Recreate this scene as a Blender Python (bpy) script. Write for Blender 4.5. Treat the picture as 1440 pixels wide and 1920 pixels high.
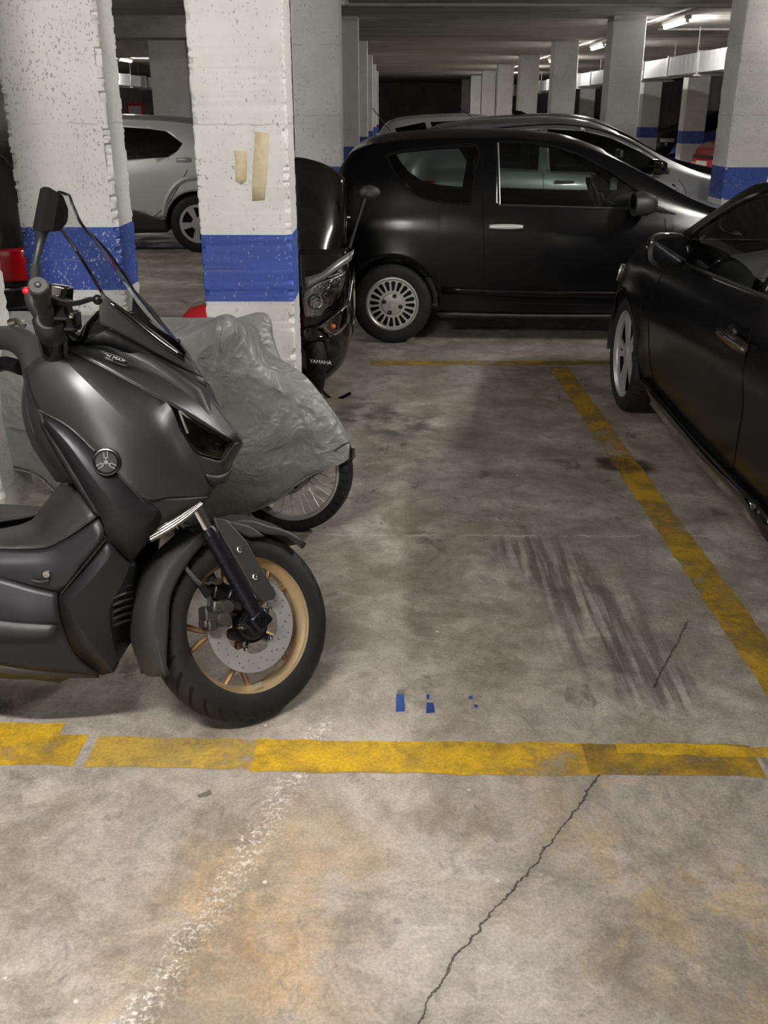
import bpy, bmesh, math, random
from math import sin, cos, tan, atan, atan2, pi, sqrt, radians, floor as flr
from mathutils import Vector, Matrix, noise
from mathutils.geometry import tessellate_polygon

for o in list(bpy.data.objects):
    bpy.data.objects.remove(o)
scene = bpy.context.scene
COL = scene.collection
random.seed(7)

# ------------------------------------------------------------------ camera
FPX, PITCH, EYE, YAW = 1800.0, atan(757 / 1800.0), 1.62, radians(0.47)
cd = bpy.data.cameras.new('camera')
cam = bpy.data.objects.new('camera', cd)
COL.objects.link(cam)
cd.sensor_fit = 'VERTICAL'
cd.sensor_height = 24.0
cd.lens = 24.0 * FPX / 1920.0
cd.clip_start = 0.05
cd.clip_end = 200
cam.location = (0, 0, EYE)
cam.rotation_euler = (pi / 2 - PITCH, 0, YAW)
scene.camera = cam

# ------------------------------------------------------------------ world, exposure
wd = bpy.data.worlds.new('garage_air')
scene.world = wd
wd.use_nodes = True
wd.node_tree.nodes['Background'].inputs[0].default_value = (0.75, 0.8, 0.9, 1)
wd.node_tree.nodes['Background'].inputs[1].default_value = 0.02
vs = scene.view_settings
vs.view_transform = 'Standard'
vs.look = 'None'
vs.gamma = 1.0
vs.use_curve_mapping = False
vs.exposure = 1.0
CEIL = 2.83
# fluorescent fixtures: x, y, turn, strength, label
LAMPS = [
    (-1.0, 0.6, 0, 262, 'fluorescent tube lamp on the ceiling above the viewer'),
    (3.15, 4.5, 90, 285, 'fluorescent tube lamp on the ceiling over the black coupe'),
    (4.15, 15.8, 90, 150, 'largest bright fluorescent tube lamp on the ceiling at the right'),
    (4.15, 21.6, 90, 150, 'second fluorescent tube lamp of the receding row on the right'),
    (4.15, 27.4, 90, 150, 'third fluorescent tube lamp of the receding row on the right'),
    (4.15, 33.2, 90, 150, 'fourth fluorescent tube lamp of the receding row on the right'),
    (4.15, 39.0, 90, 150, 'farthest fluorescent tube lamp of the receding row on the right'),
    (-1.6, -6.0, 0, 330, 'fluorescent tube lamp on the ceiling well behind the viewer'),
    (-6.9, 15.6, 90, 150, 'unseen fluorescent tube lamp added for light behind the silver crossover gap'),  # unseen lamp, added to brighten the far left aisle
    (4.15, 10.0, 90, 50, 'fluorescent tube lamp hidden behind the banded pillar at the right edge'),
    (-6.9, 27.3, 90, 240, 'fluorescent tube lamp seen in the gap between the two near pillars'),
    (-5.2, 9.0, 90, 200, 'unseen fluorescent tube lamp added for light behind the leftmost large pillar'),  # added lamp, never in view, lifts the light on the left
]

# ------------------------------------------------------------------ pixel to place
FW = Vector((0, cos(PITCH), -sin(PITCH)))
UPV = Vector((0, sin(PITCH), cos(PITCH)))
CAMP = Vector((0, 0, EYE))
def ray(px, py):
    d = Vector(((px - 720) / FPX, 0, 0)) + UPV * (-(py - 960) / FPX) + FW
    return Vector((d.x * cos(YAW) - d.y * sin(YAW), d.x * sin(YAW) + d.y * cos(YAW), d.z))
def gz(px, py, z=0.0):
    d = ray(px, py)
    return CAMP + d * ((z - EYE) / d.z)
def gy(px, py, Y):
    d = ray(px, py)
    return CAMP + d * (Y / d.y)
class Frame:
    """place of a vehicle: origin on the ground, heading, lean to its left"""
    def __init__(s, O, head=0, lean=0):
        h, l = radians(head), radians(lean)
        s.O = Vector(O)
        s.x = Vector((cos(h), sin(h), 0))
        y = Vector((-sin(h), cos(h), 0)); z = Vector((0, 0, 1))
        s.z = z * cos(l) + y * sin(l)
        s.y = y * cos(l) - z * sin(l)
        m = Matrix((s.x, s.y, s.z)).transposed().to_4x4()
        m.translation = s.O
        s.M = m
        s.Mi = m.inverted()
    def __call__(s, px, py, lat=0.0):
        d = ray(px, py)
        t = ((s.O - CAMP).dot(s.y) - lat) / d.dot(s.y)
        return s.Mi @ (CAMP + d * t)

# ------------------------------------------------------------------ materials
MATS = {}
def nmat(name):
    m = bpy.data.materials.new(name)
    m.use_nodes = True
    nt = m.node_tree
    MATS[name] = m
    return m, nt, nt.nodes['Principled BSDF']
def pmat(name, col, rough=0.5, metal=0.0, coat=0.0, emit=None, estr=0, grain=0.0, gscale=60, var=0.0, spec=0.5, vscale=4, bump=0.0, bscale=200):
    m, nt, b = nmat(name)
    b.inputs['Base Color'].default_value = (*col, 1)
    b.inputs['Roughness'].default_value = rough
    b.inputs['Metallic'].default_value = metal
    b.inputs['Coat Weight'].default_value = coat
    b.inputs['Coat Roughness'].default_value = 0.05
    b.inputs['Specular IOR Level'].default_value = spec
    if emit:
        b.inputs['Emission Color'].default_value = (*emit, 1)
        b.inputs['Emission Strength'].default_value = estr
    N = nt.nodes; L = nt.links
    if grain or var or bump:
        tc = N.new('ShaderNodeTexCoord')
    if var:
        n = N.new('ShaderNodeTexNoise'); n.inputs['Scale'].default_value = vscale; n.inputs['Detail'].default_value = 6
        L.new(tc.outputs['Object'], n.inputs['Vector'])
        mr = N.new('ShaderNodeMapRange'); mr.inputs[1].default_value = .3; mr.inputs[2].default_value = .7
        mr.inputs[3].default_value = 1 - var; mr.inputs[4].default_value = 1 + var
        L.new(n.outputs['Fac'], mr.inputs[0])
        mx = N.new('ShaderNodeMix'); mx.data_type = 'RGBA'; mx.blend_type = 'MULTIPLY'; mx.inputs[0].default_value = 1
        mx.inputs[6].default_value = (*col, 1); L.new(mr.outputs[0], mx.inputs[7]); L.new(mx.outputs[2], b.inputs['Base Color'])
    if grain:
        n2 = N.new('ShaderNodeTexNoise'); n2.inputs['Scale'].default_value = gscale; n2.inputs['Detail'].default_value = 4
        L.new(tc.outputs['Object'], n2.inputs['Vector'])
        mr2 = N.new('ShaderNodeMapRange'); mr2.inputs[3].default_value = max(0, rough - grain); mr2.inputs[4].default_value = min(1, rough + grain)
        L.new(n2.outputs['Fac'], mr2.inputs[0]); L.new(mr2.outputs[0], b.inputs['Roughness'])
    if bump:
        n3 = N.new('ShaderNodeTexNoise'); n3.inputs['Scale'].default_value = bscale; n3.inputs['Detail'].default_value = 3
        L.new(tc.outputs['Object'], n3.inputs['Vector'])
        bp = N.new('ShaderNodeBump'); bp.inputs['Strength'].default_value = bump; bp.inputs['Distance'].default_value = .01
        L.new(n3.outputs['Fac'], bp.inputs['Height']); L.new(bp.outputs[0], b.inputs['Normal'])
    return m
def glass(name, tint, rough=0.02, refl=1.0, ior=1.5):
    m, nt, b = nmat(name)
    N = nt.nodes; L = nt.links
    N.remove(b)
    t = N.new('ShaderNodeBsdfTransparent'); t.inputs[0].default_value = (*tint, 1)
    g = N.new('ShaderNodeBsdfGlossy'); g.inputs['Roughness'].default_value = rough
    g.inputs[0].default_value = (refl, refl, refl, 1)
    f = N.new('ShaderNodeFresnel'); f.inputs[0].default_value = ior
    mx = N.new('ShaderNodeMixShader')
    L.new(f.outputs[0], mx.inputs[0]); L.new(t.outputs[0], mx.inputs[1]); L.new(g.outputs[0], mx.inputs[2])
    L.new(mx.outputs[0], N['Material Output'].inputs[0])
    return m
class NB:
    """node builder over one tree"""
    def __init__(s, nt): s.N = nt.nodes; s.L = nt.links
    def set(s, sock, v):
        if hasattr(v, 'is_output') or isinstance(v, bpy.types.NodeSocket): s.L.new(v, sock)
        elif v is not None: sock.default_value = v
    def m(s, op, a, b=None, c=None, clamp=False):
        n = s.N.new('ShaderNodeMath'); n.operation = op; n.use_clamp = clamp
        s.set(n.inputs[0], a); s.set(n.inputs[1], b); s.set(n.inputs[2], c)
        return n.outputs[0]
    def v(s, op, a, b=None, scale=None):
        n = s.N.new('ShaderNodeVectorMath'); n.operation = op
        s.set(n.inputs[0], a); s.set(n.inputs[1], b)
        if scale is not None: s.set(n.inputs['Scale'], scale)
        return n.outputs['Value'] if op in ('LENGTH', 'DOT_PRODUCT', 'DISTANCE') else n.outputs[0]
    def noise(s, vec, scale, detail=5, rough=.55, dist=0.0, color=False):
        n = s.N.new('ShaderNodeTexNoise'); s.set(n.inputs['Vector'], vec)
        n.inputs['Scale'].default_value = scale; n.inputs['Detail'].default_value = detail
        n.inputs['Roughness'].default_value = rough; n.inputs['Distortion'].default_value = dist
        return n.outputs['Color'] if color else n.outputs['Fac']
    def vor(s, vec, scale, feat='F1', out='Distance', rnd=1.0):
        n = s.N.new('ShaderNodeTexVoronoi'); n.feature = feat; s.set(n.inputs['Vector'], vec)
        n.inputs['Scale'].default_value = scale; n.inputs['Randomness'].default_value = rnd
        return n.outputs[out]
    def ramp(s, x, a, b, lo=0.0, hi=1.0, smooth=True):
        n = s.N.new('ShaderNodeMapRange'); n.interpolation_type = 'SMOOTHSTEP' if smooth else 'LINEAR'
        s.set(n.inputs[0], x); n.inputs[1].default_value = a; n.inputs[2].default_value = b
        n.inputs[3].default_value = lo; n.inputs[4].default_value = hi
        return n.outputs[0]
    def mix(s, fac, a, b, mode='MIX'):
        n = s.N.new('ShaderNodeMix'); n.data_type = 'RGBA'; n.blend_type = mode
        s.set(n.inputs[0], fac)
        s.set(n.inputs[6], (*a, 1) if isinstance(a, tuple) else a)
        s.set(n.inputs[7], (*b, 1) if isinstance(b, tuple) else b)
        return n.outputs[2]
    def sep(s, vec):
        n = s.N.new('ShaderNodeSeparateXYZ'); s.set(n.inputs[0], vec); return n.outputs
    def seg(s, p, a, b):
        """distance to the flat segment a-b"""
        a = Vector((a[0], a[1], 0)); b = Vector((b[0], b[1], 0)); d = b - a
        pa = s.v('SUBTRACT', p, tuple(a))
        h = s.m('DIVIDE', s.v('DOT_PRODUCT', pa, tuple(d)), d.length_squared, clamp=True)
        return s.v('LENGTH', s.v('SUBTRACT', pa, s.v('SCALE', tuple(d), scale=h)))
    def bump(s, h, strength, dist, normal=None):
        n = s.N.new('ShaderNodeBump'); n.inputs['Strength'].default_value = strength; n.inputs['Distance'].default_value = dist
        s.set(n.inputs['Height'], h)
        if normal is not None: s.L.new(normal, n.inputs['Normal'])
        return n.outputs[0]

# ---- concrete floor
m, nt, b = nmat('floor_concrete')
nb = NB(nt)
geo = nt.nodes.new('ShaderNodeNewGeometry')
P = geo.outputs['Position']
Pw = nb.v('ADD', P, nb.v('SCALE', nb.v('SUBTRACT', nb.noise(P, 1.6, 5, .6, color=True), (.5, .5, .5)), scale=.45))
Pf = nb.v('ADD', P, nb.v('SCALE', nb.v('SUBTRACT', nb.noise(P, 9, 4, .65, color=True), (.5, .5, .5)), scale=.10))
Pf2 = nb.v('MULTIPLY', Pf, (1, 1, 0))
Pw2 = nb.v('MULTIPLY', Pw, (1, 1, 0))
X, Y, Z = nb.sep(P)
base = nb.mix(nb.ramp(nb.noise(Pw, .9, 7, .62), .36, .66), (.40, .355, .315), (.60, .555, .51))
base = nb.mix(nb.ramp(nb.noise(P, 2.2, 8, .7, 1.2), .42, .66, 0, .8), base, (.26, .22, .18))
# ochre areas in front of the line
och = nb.m('MULTIPLY', nb.ramp(nb.seg(Pw2, (-.25, 1.75), (-.38, 1.15)), .34, .08), nb.ramp(nb.noise(P, 3.5, 6, .7), .33, .6))
base = nb.mix(nb.m('MULTIPLY', och, .8), base, (.53, .36, .20))
och2 = nb.m('MULTIPLY', nb.ramp(nb.seg(Pw2, (.55, 1.75), (1.0, 1.55)), .5, .1), nb.ramp(nb.noise(Pw, 4.5, 7, .72), .45, .62))
base = nb.mix(nb.m('MULTIPLY', och2, .7), base, (.50, .38, .22))
# dark seam beside the pale crust that crosses the line
dk = nb.m('MULTIPLY', nb.ramp(nb.seg(Pf2, (-.28, 1.75), (-.52, 1.12)), .09, .01), nb.ramp(nb.noise(P, 22, 5, .7), .35, .55))
base = nb.mix(nb.m('MULTIPLY', dk, .6), base, (.20, .17, .14))
wl = nb.m('MINIMUM', nb.seg(Pf2, (-.20, 2.28), (-.31, 1.85)), nb.seg(Pf2, (-.31, 1.85), (-.56, 1.12)))
wh = nb.m('MULTIPLY', nb.ramp(wl, .06, .0), nb.ramp(nb.noise(P, 60, 5, .75), .50, .60))
base = nb.mix(wh, base, (.80, .76, .72))
# grubby ground of the empty bay
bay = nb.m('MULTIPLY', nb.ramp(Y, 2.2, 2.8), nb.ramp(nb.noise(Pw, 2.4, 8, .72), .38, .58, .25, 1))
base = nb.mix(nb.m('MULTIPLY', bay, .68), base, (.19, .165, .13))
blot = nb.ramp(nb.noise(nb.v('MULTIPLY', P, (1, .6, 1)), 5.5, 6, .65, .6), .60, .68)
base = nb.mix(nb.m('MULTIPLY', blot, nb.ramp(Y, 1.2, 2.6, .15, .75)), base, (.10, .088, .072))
pale = nb.ramp(nb.noise(Pw, 7, 6, .7), .62, .74)
base = nb.mix(nb.m('MULTIPLY', pale, .5), base, (.58, .55, .50))
# tyre scrubs: four streaky bars running away from the viewer
scr = nb.m('MULTIPLY', nb.ramp(nb.noise(nb.v('MULTIPLY', nb.v('ADD', P, nb.v('MULTIPLY', Y, (-.13, 0, 0))) if False else P, (26, 1.4, 1)), 1.0, 4, .6), .42, .62),
           nb.ramp(nb.seg(Pw2, (.62, 3.4), (.80, 2.55)), .24, .08))
base = nb.mix(nb.m('MULTIPLY', scr, .78), base, (.075, .065, .055))
scr2 = nb.m('MULTIPLY', nb.ramp(nb.noise(P, 6, 5), .4, .6), nb.ramp(nb.seg(Pw2, (.66, 2.62), (.55, 2.38)), .16, .03))
base = nb.mix(nb.m('MULTIPLY', scr2, .7), base, (.085, .075, .065))
# oil
oil = nb.ramp(nb.seg(Pf2, (1.10, 4.48), (1.20, 4.44)), .13, .06)
base = nb.mix(nb.m('MULTIPLY', oil, .9), base, (.035, .022, .012))
oil2 = nb.m('MULTIPLY', nb.ramp(nb.seg(Pw2, (-.2, 5.3), (.05, 5.1)), .42, .1), nb.ramp(nb.noise(P, 5, 6), .4, .62))
base = nb.mix(nb.m('MULTIPLY', oil2, .8), base, (.045, .04, .035))
# fine grain, specks
base = nb.mix(1.0, base, nb.ramp(nb.noise(Pw, 11, 9, .78, .4), .30, .70, .70, 1.22), 'MULTIPLY')
base = nb.mix(nb.ramp(nb.noise(nb.v('ADD', P, (7, 3, 0)), 16, 6, .7, .8), .58, .70, 0, .55), base, (.19, .165, .14))
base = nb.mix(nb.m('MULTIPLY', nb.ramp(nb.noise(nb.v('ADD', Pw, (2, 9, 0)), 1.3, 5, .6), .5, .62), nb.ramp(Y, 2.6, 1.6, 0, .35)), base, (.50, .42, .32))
base = nb.mix(1.0, base, nb.ramp(nb.noise(P, 120, 4, .7), .25, .75, .78, 1.2), 'MULTIPLY')
base = nb.mix(nb.ramp(nb.vor(P, 5.5), .035, .022), base, (.75, .73, .70))
base = nb.mix(nb.ramp(nb.vor(nb.v('ADD', Pf, (3, 1, 0)), 3.3), .045, .03, 0, .8), base, (.09, .08, .065))
# pour joint and cracks
jn = nb.m('MULTIPLY', nb.ramp(nb.m('ABSOLUTE', nb.m('SUBTRACT', nb.sep(Pf)[1], 3.61)), .012, .002), nb.ramp(nb.noise(P, 9, 4), .4, .55))
base = nb.mix(nb.m('MULTIPLY', jn, .8), base, (.55, .50, .44))
ck = None
Pc = nb.v('MULTIPLY', nb.v('ADD', P, nb.v('SCALE', nb.v('SUBTRACT', nb.noise(P, 14, 5, .7, color=True), (.5, .5, .5)), scale=.05)), (1, 1, 0))
cpts = [(1145, 1425), (1085, 1510), (985, 1640), (905, 1730), (850, 1800), (783, 1915)]
cg = [gz(*q) for q in cpts]
for i in range(len(cg) - 1):
    d = nb.seg(Pc, cg[i], cg[i + 1])
    ck = d if ck is None else nb.m('MINIMUM', ck, d)
ca, cb2 = gz(1290, 1165), gz(1225, 1290)
ck = nb.m('MINIMUM', ck, nb.seg(Pc, ca, cb2))
base = nb.mix(nb.ramp(ck, .05, .0, 0, .25), base, (.16, .14, .12))
base = nb.mix(nb.ramp(ck, .0034, .0012, 0, .9), base, (.05, .04, .035))
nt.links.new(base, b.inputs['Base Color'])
nt.links.new(nb.ramp(nb.noise(Pw, 3, 5), .3, .7, .42, .75), b.inputs['Roughness'])
hh = nb.m('ADD', nb.noise(P, 90, 6, .7), nb.m('MULTIPLY', nb.noise(P, 9, 6, .6), 2.0))
hh = nb.m('SUBTRACT', hh, nb.m('MULTIPLY', nb.ramp(ck, .004, .0), 1.5))
nt.links.new(nb.bump(hh, .45, .006), b.inputs['Normal'])

# ---- worn yellow and blue floor paint
def floor_paint(name, col, col2, thr, soft=.1):
    m, nt, b = nmat(name)
    nb = NB(nt)
    g = nt.nodes.new('ShaderNodeNewGeometry'); P = g.outputs['Position']
    c = nb.mix(nb.ramp(nb.noise(P, 6, 6, .65), .4, .65), col, col2)
    c = nb.mix(1.0, c, nb.ramp(nb.noise(P, 110, 4, .7), .25, .75, .75, 1.2), 'MULTIPLY')
    nt.links.new(c, b.inputs['Base Color'])
    b.inputs['Roughness'].default_value = .55
    a = nb.m('ADD', nb.m('MULTIPLY', nb.noise(P, 3.1, 6, .7), .75), nb.m('MULTIPLY', nb.noise(P, 34, 5, .75), .25))
    nt.links.new(nb.ramp(a, thr - soft, thr + soft), b.inputs['Alpha'])
    nt.links.new(nb.bump(nb.noise(P, 80, 5, .7), .4, .004), b.inputs['Normal'])
    return m
floor_paint('yellow_paint', (.72, .45, .025), (.46, .29, .04), .42, .12)
floor_paint('yellow_paint_worn', (.55, .37, .07), (.40, .28, .09), .44, .10)
floor_paint('yellow_paint_dirty', (.50, .31, .025), (.28, .18, .035), .45, .12)
floor_paint('yellow_paint_faded', (.42, .26, .03), (.26, .18, .05), .46, .14)
floor_paint('blue_paint_chip', (.03, .09, .33), (.02, .06, .25), .42, .04)

# ---- painted pillars
def pillar_mat(name, white, band, z0=.79, z1=1.09, holes=1.0):
    m, nt, b = nmat(name)
    nb = NB(nt)
    g = nt.nodes.new('ShaderNodeNewGeometry'); P = g.outputs['Position']
    c = nb.mix(nb.ramp(nb.noise(P, 2.2, 6, .65), .35, .7), white, tuple(w * .86 for w in white)) if band is None else \
        nb.mix(nb.ramp(nb.noise(P, 3, 6, .65), .35, .7), band, tuple(w * .75 for w in band))
    if band is None:
        c = nb.mix(nb.ramp(nb.noise(nb.v('MULTIPLY', P, (1, 1, .5)), 5, 7, .75), .62, .80, 0, .5), c, (.45, .42, .38))
    Ps = nb.v('ADD', nb.v('MULTIPLY', P, (1, 1, .62)), nb.v('SCALE', nb.noise(P, 30, 3, color=True), scale=.02))
    dens = nb.noise(P, 4, 4)
    h1 = nb.m('MULTIPLY', nb.ramp(nb.vor(Ps, 42), .27, .18), nb.ramp(nb.vor(Ps, 42, out='Color'), .54, .56))
    h2 = nb.m('MULTIPLY', nb.ramp(nb.vor(Ps, 85), .32, .22), nb.ramp(nb.vor(Ps, 85, out='Color'), .50, .52))
    hs = nb.m('MULTIPLY', nb.m('MAXIMUM', h1, h2), nb.ramp(dens, .40, .60, .30, 1))
    X, Y, Z = nb.sep(P)
    jw = nb.noise(P, 12, 4)
    jt = nb.m('ABSOLUTE', nb.m('SUBTRACT', nb.m('MODULO', nb.m('ADD', Z, nb.m('MULTIPLY', jw, .03)), .62), .33))
    jl = nb.m('MULTIPLY', nb.ramp(jt, .006, .001), nb.ramp(nb.noise(P, 6, 3), .42, .55))
    if holes:
        c = nb.mix(nb.m('MULTIPLY', hs, (.55 if band is None else .5) * holes), c, (.16, .15, .14) if band is None else (.75, .78, .85))
        c = nb.mix(nb.m('MULTIPLY', jl, .3), c, (.30, .29, .28))
    nt.links.new(c, b.inputs['Base Color'])
    b.inputs['Roughness'].default_value = .62
    h = nb.m('SUBTRACT', nb.m('ADD', nb.m('MULTIPLY', nb.noise(P, 55, 5, .7), .5), nb.m('MULTIPLY', nb.noise(P, 8, 4), .6)), nb.m('ADD', hs, jl))
    nt.links.new(nb.bump(h, .5, .006), b.inputs['Normal'])
    return m
pillar_mat('pillar_white', (.80, .80, .79), None)
pillar_mat('pillar_blue', None, (.045, .095, .42))
pillar_mat('pillar_raw', (.52, .49, .44), None, holes=.6)

# ---- ceiling with board marks
m, nt, b = nmat('ceiling_concrete')
nb = NB(nt)
g = nt.nodes.new('ShaderNodeNewGeometry'); P = g.outputs['Position']
c = nb.mix(nb.ramp(nb.noise(nb.v('MULTIPLY', P, (.25, 2.2, 1)), 2.0, 7, .7), .32, .7), (.30, .28, .255), (.60, .57, .53))
c = nb.mix(nb.ramp(nb.noise(P, .8, 6, .7), .45, .75, 0, .6), c, (.24, .22, .20))
X, Y, Z = nb.sep(P)
bd = nb.m('ABSOLUTE', nb.m('SUBTRACT', nb.m('MODULO', nb.m('ADD', nb.m('ADD', Y, nb.m('MULTIPLY', nb.noise(P, 3, 3), .04)), 60), .5), .25))
ln = nb.m('MULTIPLY', nb.ramp(bd, .02, .004), nb.ramp(nb.noise(P, 2.5, 4), .4, .6))
c = nb.mix(ln, c, (.80, .78, .75))
nt.links.new(c, b.inputs['Base Color'])
b.inputs['Roughness'].default_value = .8
nt.links.new(nb.bump(nb.m('ADD', nb.noise(P, 14, 6, .7), nb.m('MULTIPLY', ln, .6)), .7, .02), b.inputs['Normal'])

pmat('wall_dark', (.34, .33, .32), .9, var=.25, vscale=1.2)
pmat('wall_pale', (.55, .54, .52), .85, var=.15, vscale=1.5)
pmat('lamp_tube', (1, 1, 1), .5)
pmat('lamp_housing', (.7, .7, .68), .5, var=.05)
pmat('duct_metal', (.50, .51, .52), .42, .7, grain=.12, gscale=9, bump=.08, bscale=6)
pmat('conduit', (.42, .41, .39), .55, var=.1)
# vehicles
pmat('matte_grey', (.078, .079, .084), .38, .75, grain=.06, gscale=300, bump=.02, bscale=900)
pmat('matte_dark', (.028, .028, .033), .42, .55, grain=.06, gscale=300)
pmat('plastic_dark', (.018, .018, .020), .48, grain=.08, gscale=120, bump=.05, bscale=700)
pmat('plastic_grey', (.023, .023, .0235), .5, grain=.08, gscale=140, bump=.06, bscale=600)
pmat('rubber', (.022, .022, .023), .62, grain=.1, gscale=80, bump=.05, bscale=300)
pmat('black_gloss', (.004, .004, .0045), .08, 0, 1.0, grain=.03, gscale=25)
pmat('black_metal', (.012, .012, .014), .33, .6, grain=.08, gscale=50)
pmat('fork_black', (.022, .022, .030), .28, .7, grain=.05)
pmat('caliper_metal', (.10, .095, .088), .45, .8, var=.2, vscale=40)
pmat('brow_grey', (.24, .24, .25), .35, .5, .3, grain=.04)
pmat('spoke_steel', (.60, .60, .58), .4, .3, grain=.05)
pmat('gold', (.62, .47, .28), .40, .6, grain=.06, gscale=90)
pmat('gold_dark', (.32, .20, .10), .45, .6, grain=.06, gscale=90)
pmat('chrome', (.80, .80, .80), .14, 1.0, grain=.04, gscale=30)
pmat('steel_dark', (.22, .22, .22), .25, 1.0, grain=.05)
pmat('trim_black', (.006, .006, .006), .9, spec=.1, grain=.05)
pmat('handle_silver', (.62, .62, .62), .35, .3, grain=.05)
pmat('steel', (.44, .44, .45), .40, .55, grain=.06, gscale=140)
pmat('silver_strip', (.24, .23, .215), .5, .4, grain=.1, gscale=60)
pmat('red_plastic', (.62, .01, .02), .35, var=.05)
pmat('red_bin', (.50, .008, .018), .45, var=.08)
pmat('white_print', (.75, .75, .75), .5, var=.04)
pmat('grey_print', (.28, .28, .29), .4, .6, var=.04)
glass('smoke_glass', (.70, .71, .71), .03, ior=1.18)
glass('lamp_glass', (.75, .75, .76), .03)
glass('clear_lens', (.93, .94, .95), .02)
glass('car_glass', (.62, .70, .69), .01)
glass('dark_glass', (.06, .065, .065), .02)
glass('mid_glass', (.30, .36, .36), .015)
pmat('black_paint', (.0022, .0022, .003), .21, 0, .0, grain=.05, gscale=14, spec=.34)
pmat('roof_dust', (.12, .10, .09), .55, 0, .2, var=.2)
pmat('silver_paint', (.36, .365, .375), .30, .55, .7, grain=.03, gscale=40)
pmat('silver_light', (.50, .505, .51), .42, .35, .3)
pmat('white_paint_car', (.45, .45, .44), .35, .2, .4, grain=.03, gscale=40)
pmat('dark_paint_car', (.012, .012, .013), .25, .2, .5, grain=.04, gscale=20)
pmat('red_paint_car', (.50, .006, .012), .2, 0, .9, grain=.03, gscale=20)
pmat('hubcap', (.44, .43, .41), .40, .55, grain=.08, gscale=40)
pmat('alloy', (.45, .44, .45), .38, .5, grain=.06, gscale=40)
pmat('seat_fabric', (.03, .03, .032), .9, bump=.2, bscale=300)
pmat('seat_red', (.10, .018, .015), .9, bump=.2, bscale=300)
pmat('interior_pale', (.32, .32, .30), .8, var=.05)
pmat('red_lens', (.42, .004, .008), .12, 0, .8, grain=.03)
pmat('orange_lens', (.70, .20, .03), .2, 0, .5, grain=.03)
pmat('reflector', (.75, .75, .76), .16, 1.0, bump=.6, bscale=70)
pmat('blue_tarp', (.01, .022, .33), .32, 0, .2, bump=.8, bscale=7)
pmat('blue_door', (.012, .03, .20), .5, var=.08)
pmat('plate_white', (.65, .65, .63), .5, var=.05)
pmat('masking_tape', (.66, .57, .38), .7, var=.12, vscale=25, bump=.2, bscale=60)
pmat('mirror_glass', (.06, .06, .065), .06, 1.0, grain=.01)
# grey cover: coated fabric with soft creases
m, nt, b = nmat('cover_fabric')
nb = NB(nt)
tc = nt.nodes.new('ShaderNodeTexCoord'); P = tc.outputs['Object']
c = nb.mix(nb.ramp(nb.noise(P, 5, 5), .35, .65), (.195, .20, .196), (.225, .23, .226))
nt.links.new(c, b.inputs['Base Color'])
b.inputs['Roughness'].default_value = .47
b.inputs['Metallic'].default_value = .1
Pd = nb.v('ADD', P, nb.v('SCALE', nb.noise(P, 3, 3, color=True), scale=.25))
rg = nb.m('POWER', nb.m('SUBTRACT', 1.0, nb.m('ABSOLUTE', nb.m('SUBTRACT', nb.m('MULTIPLY', nb.noise(nb.v('MULTIPLY', Pd, (1, 1, 1.7)), 4.2, 3, .5), 2.0), 1.0))), 5.0)
rg2 = nb.m('POWER', nb.m('SUBTRACT', 1.0, nb.m('ABSOLUTE', nb.m('SUBTRACT', nb.m('MULTIPLY', nb.noise(nb.v('MULTIPLY', Pd, (1.4, 1, .8)), 9.5, 3, .5), 2.0), 1.0))), 6.0)
hh = nb.m('ADD', nb.m('MULTIPLY', nb.noise(nb.v('MULTIPLY', P, (1, 1, 1.6)), 7, 4, .5, 1.4), 1.0), nb.m('MULTIPLY', nb.noise(P, 24, 4, .5, 1.0), .22))
hh = nb.m('ADD', nb.m('MULTIPLY', hh, .5), nb.m('ADD', nb.m('MULTIPLY', rg, .9), nb.m('MULTIPLY', rg2, .35)))
nt.links.new(nb.bump(hh, .40, .022), b.inputs['Normal'])
# tyre: grooves laid out round the axle (local y)
def tyre_mat(name, n, skew, deep, band):
    m, nt, b = nmat(name)
    nb = NB(nt)
    tc = nt.nodes.new('ShaderNodeTexCoord'); P = tc.outputs['Object']
    X, Y, Z = nb.sep(P)
    ang = nb.m('DIVIDE', nb.m('ARCTAN2', Z, X), 2 * pi)
    k = nb.m('ADD', nb.m('MULTIPLY', ang, n), nb.m('MULTIPLY', nb.m('ABSOLUTE', Y), skew))
    fr = nb.m('ABSOLUTE', nb.m('SUBTRACT', nb.m('FRACT', nb.m('ADD', k, 50)), .5))
    rr = nb.m('SQRT', nb.m('ADD', nb.m('MULTIPLY', X, X), nb.m('MULTIPLY', Z, Z)))
    gr = nb.m('MULTIPLY', nb.ramp(fr, .11, .07), nb.ramp(rr, band, band + .004))
    b.inputs['Roughness'].default_value = .6
    b.inputs['Specular IOR Level'].default_value = .25
    c = nb.mix(nb.ramp(nb.noise(P, 9, 5), .3, .7), (.010, .010, .0105), (.016, .0155, .015))
    c = nb.mix(nb.m('MULTIPLY', gr, .95), c, (.0015, .0015, .0015))
    nt.links.new(c, b.inputs['Base Color'])
    nt.links.new(nb.bump(nb.m('SUBTRACT', nb.m('MULTIPLY', nb.noise(P, 150, 3), .15), gr), deep, .006), b.inputs['Normal'])
    return m
tyre_mat('scooter_tyre', 30, 24, 1.0, .240)
tyre_mat('car_tyre', 60, 3, .5, .27)
tyre_mat('knobby_tyre', 46, 8, 1.0, .24)
# leather like lining / dash
MAT = lambda n: MATS[n]
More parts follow.
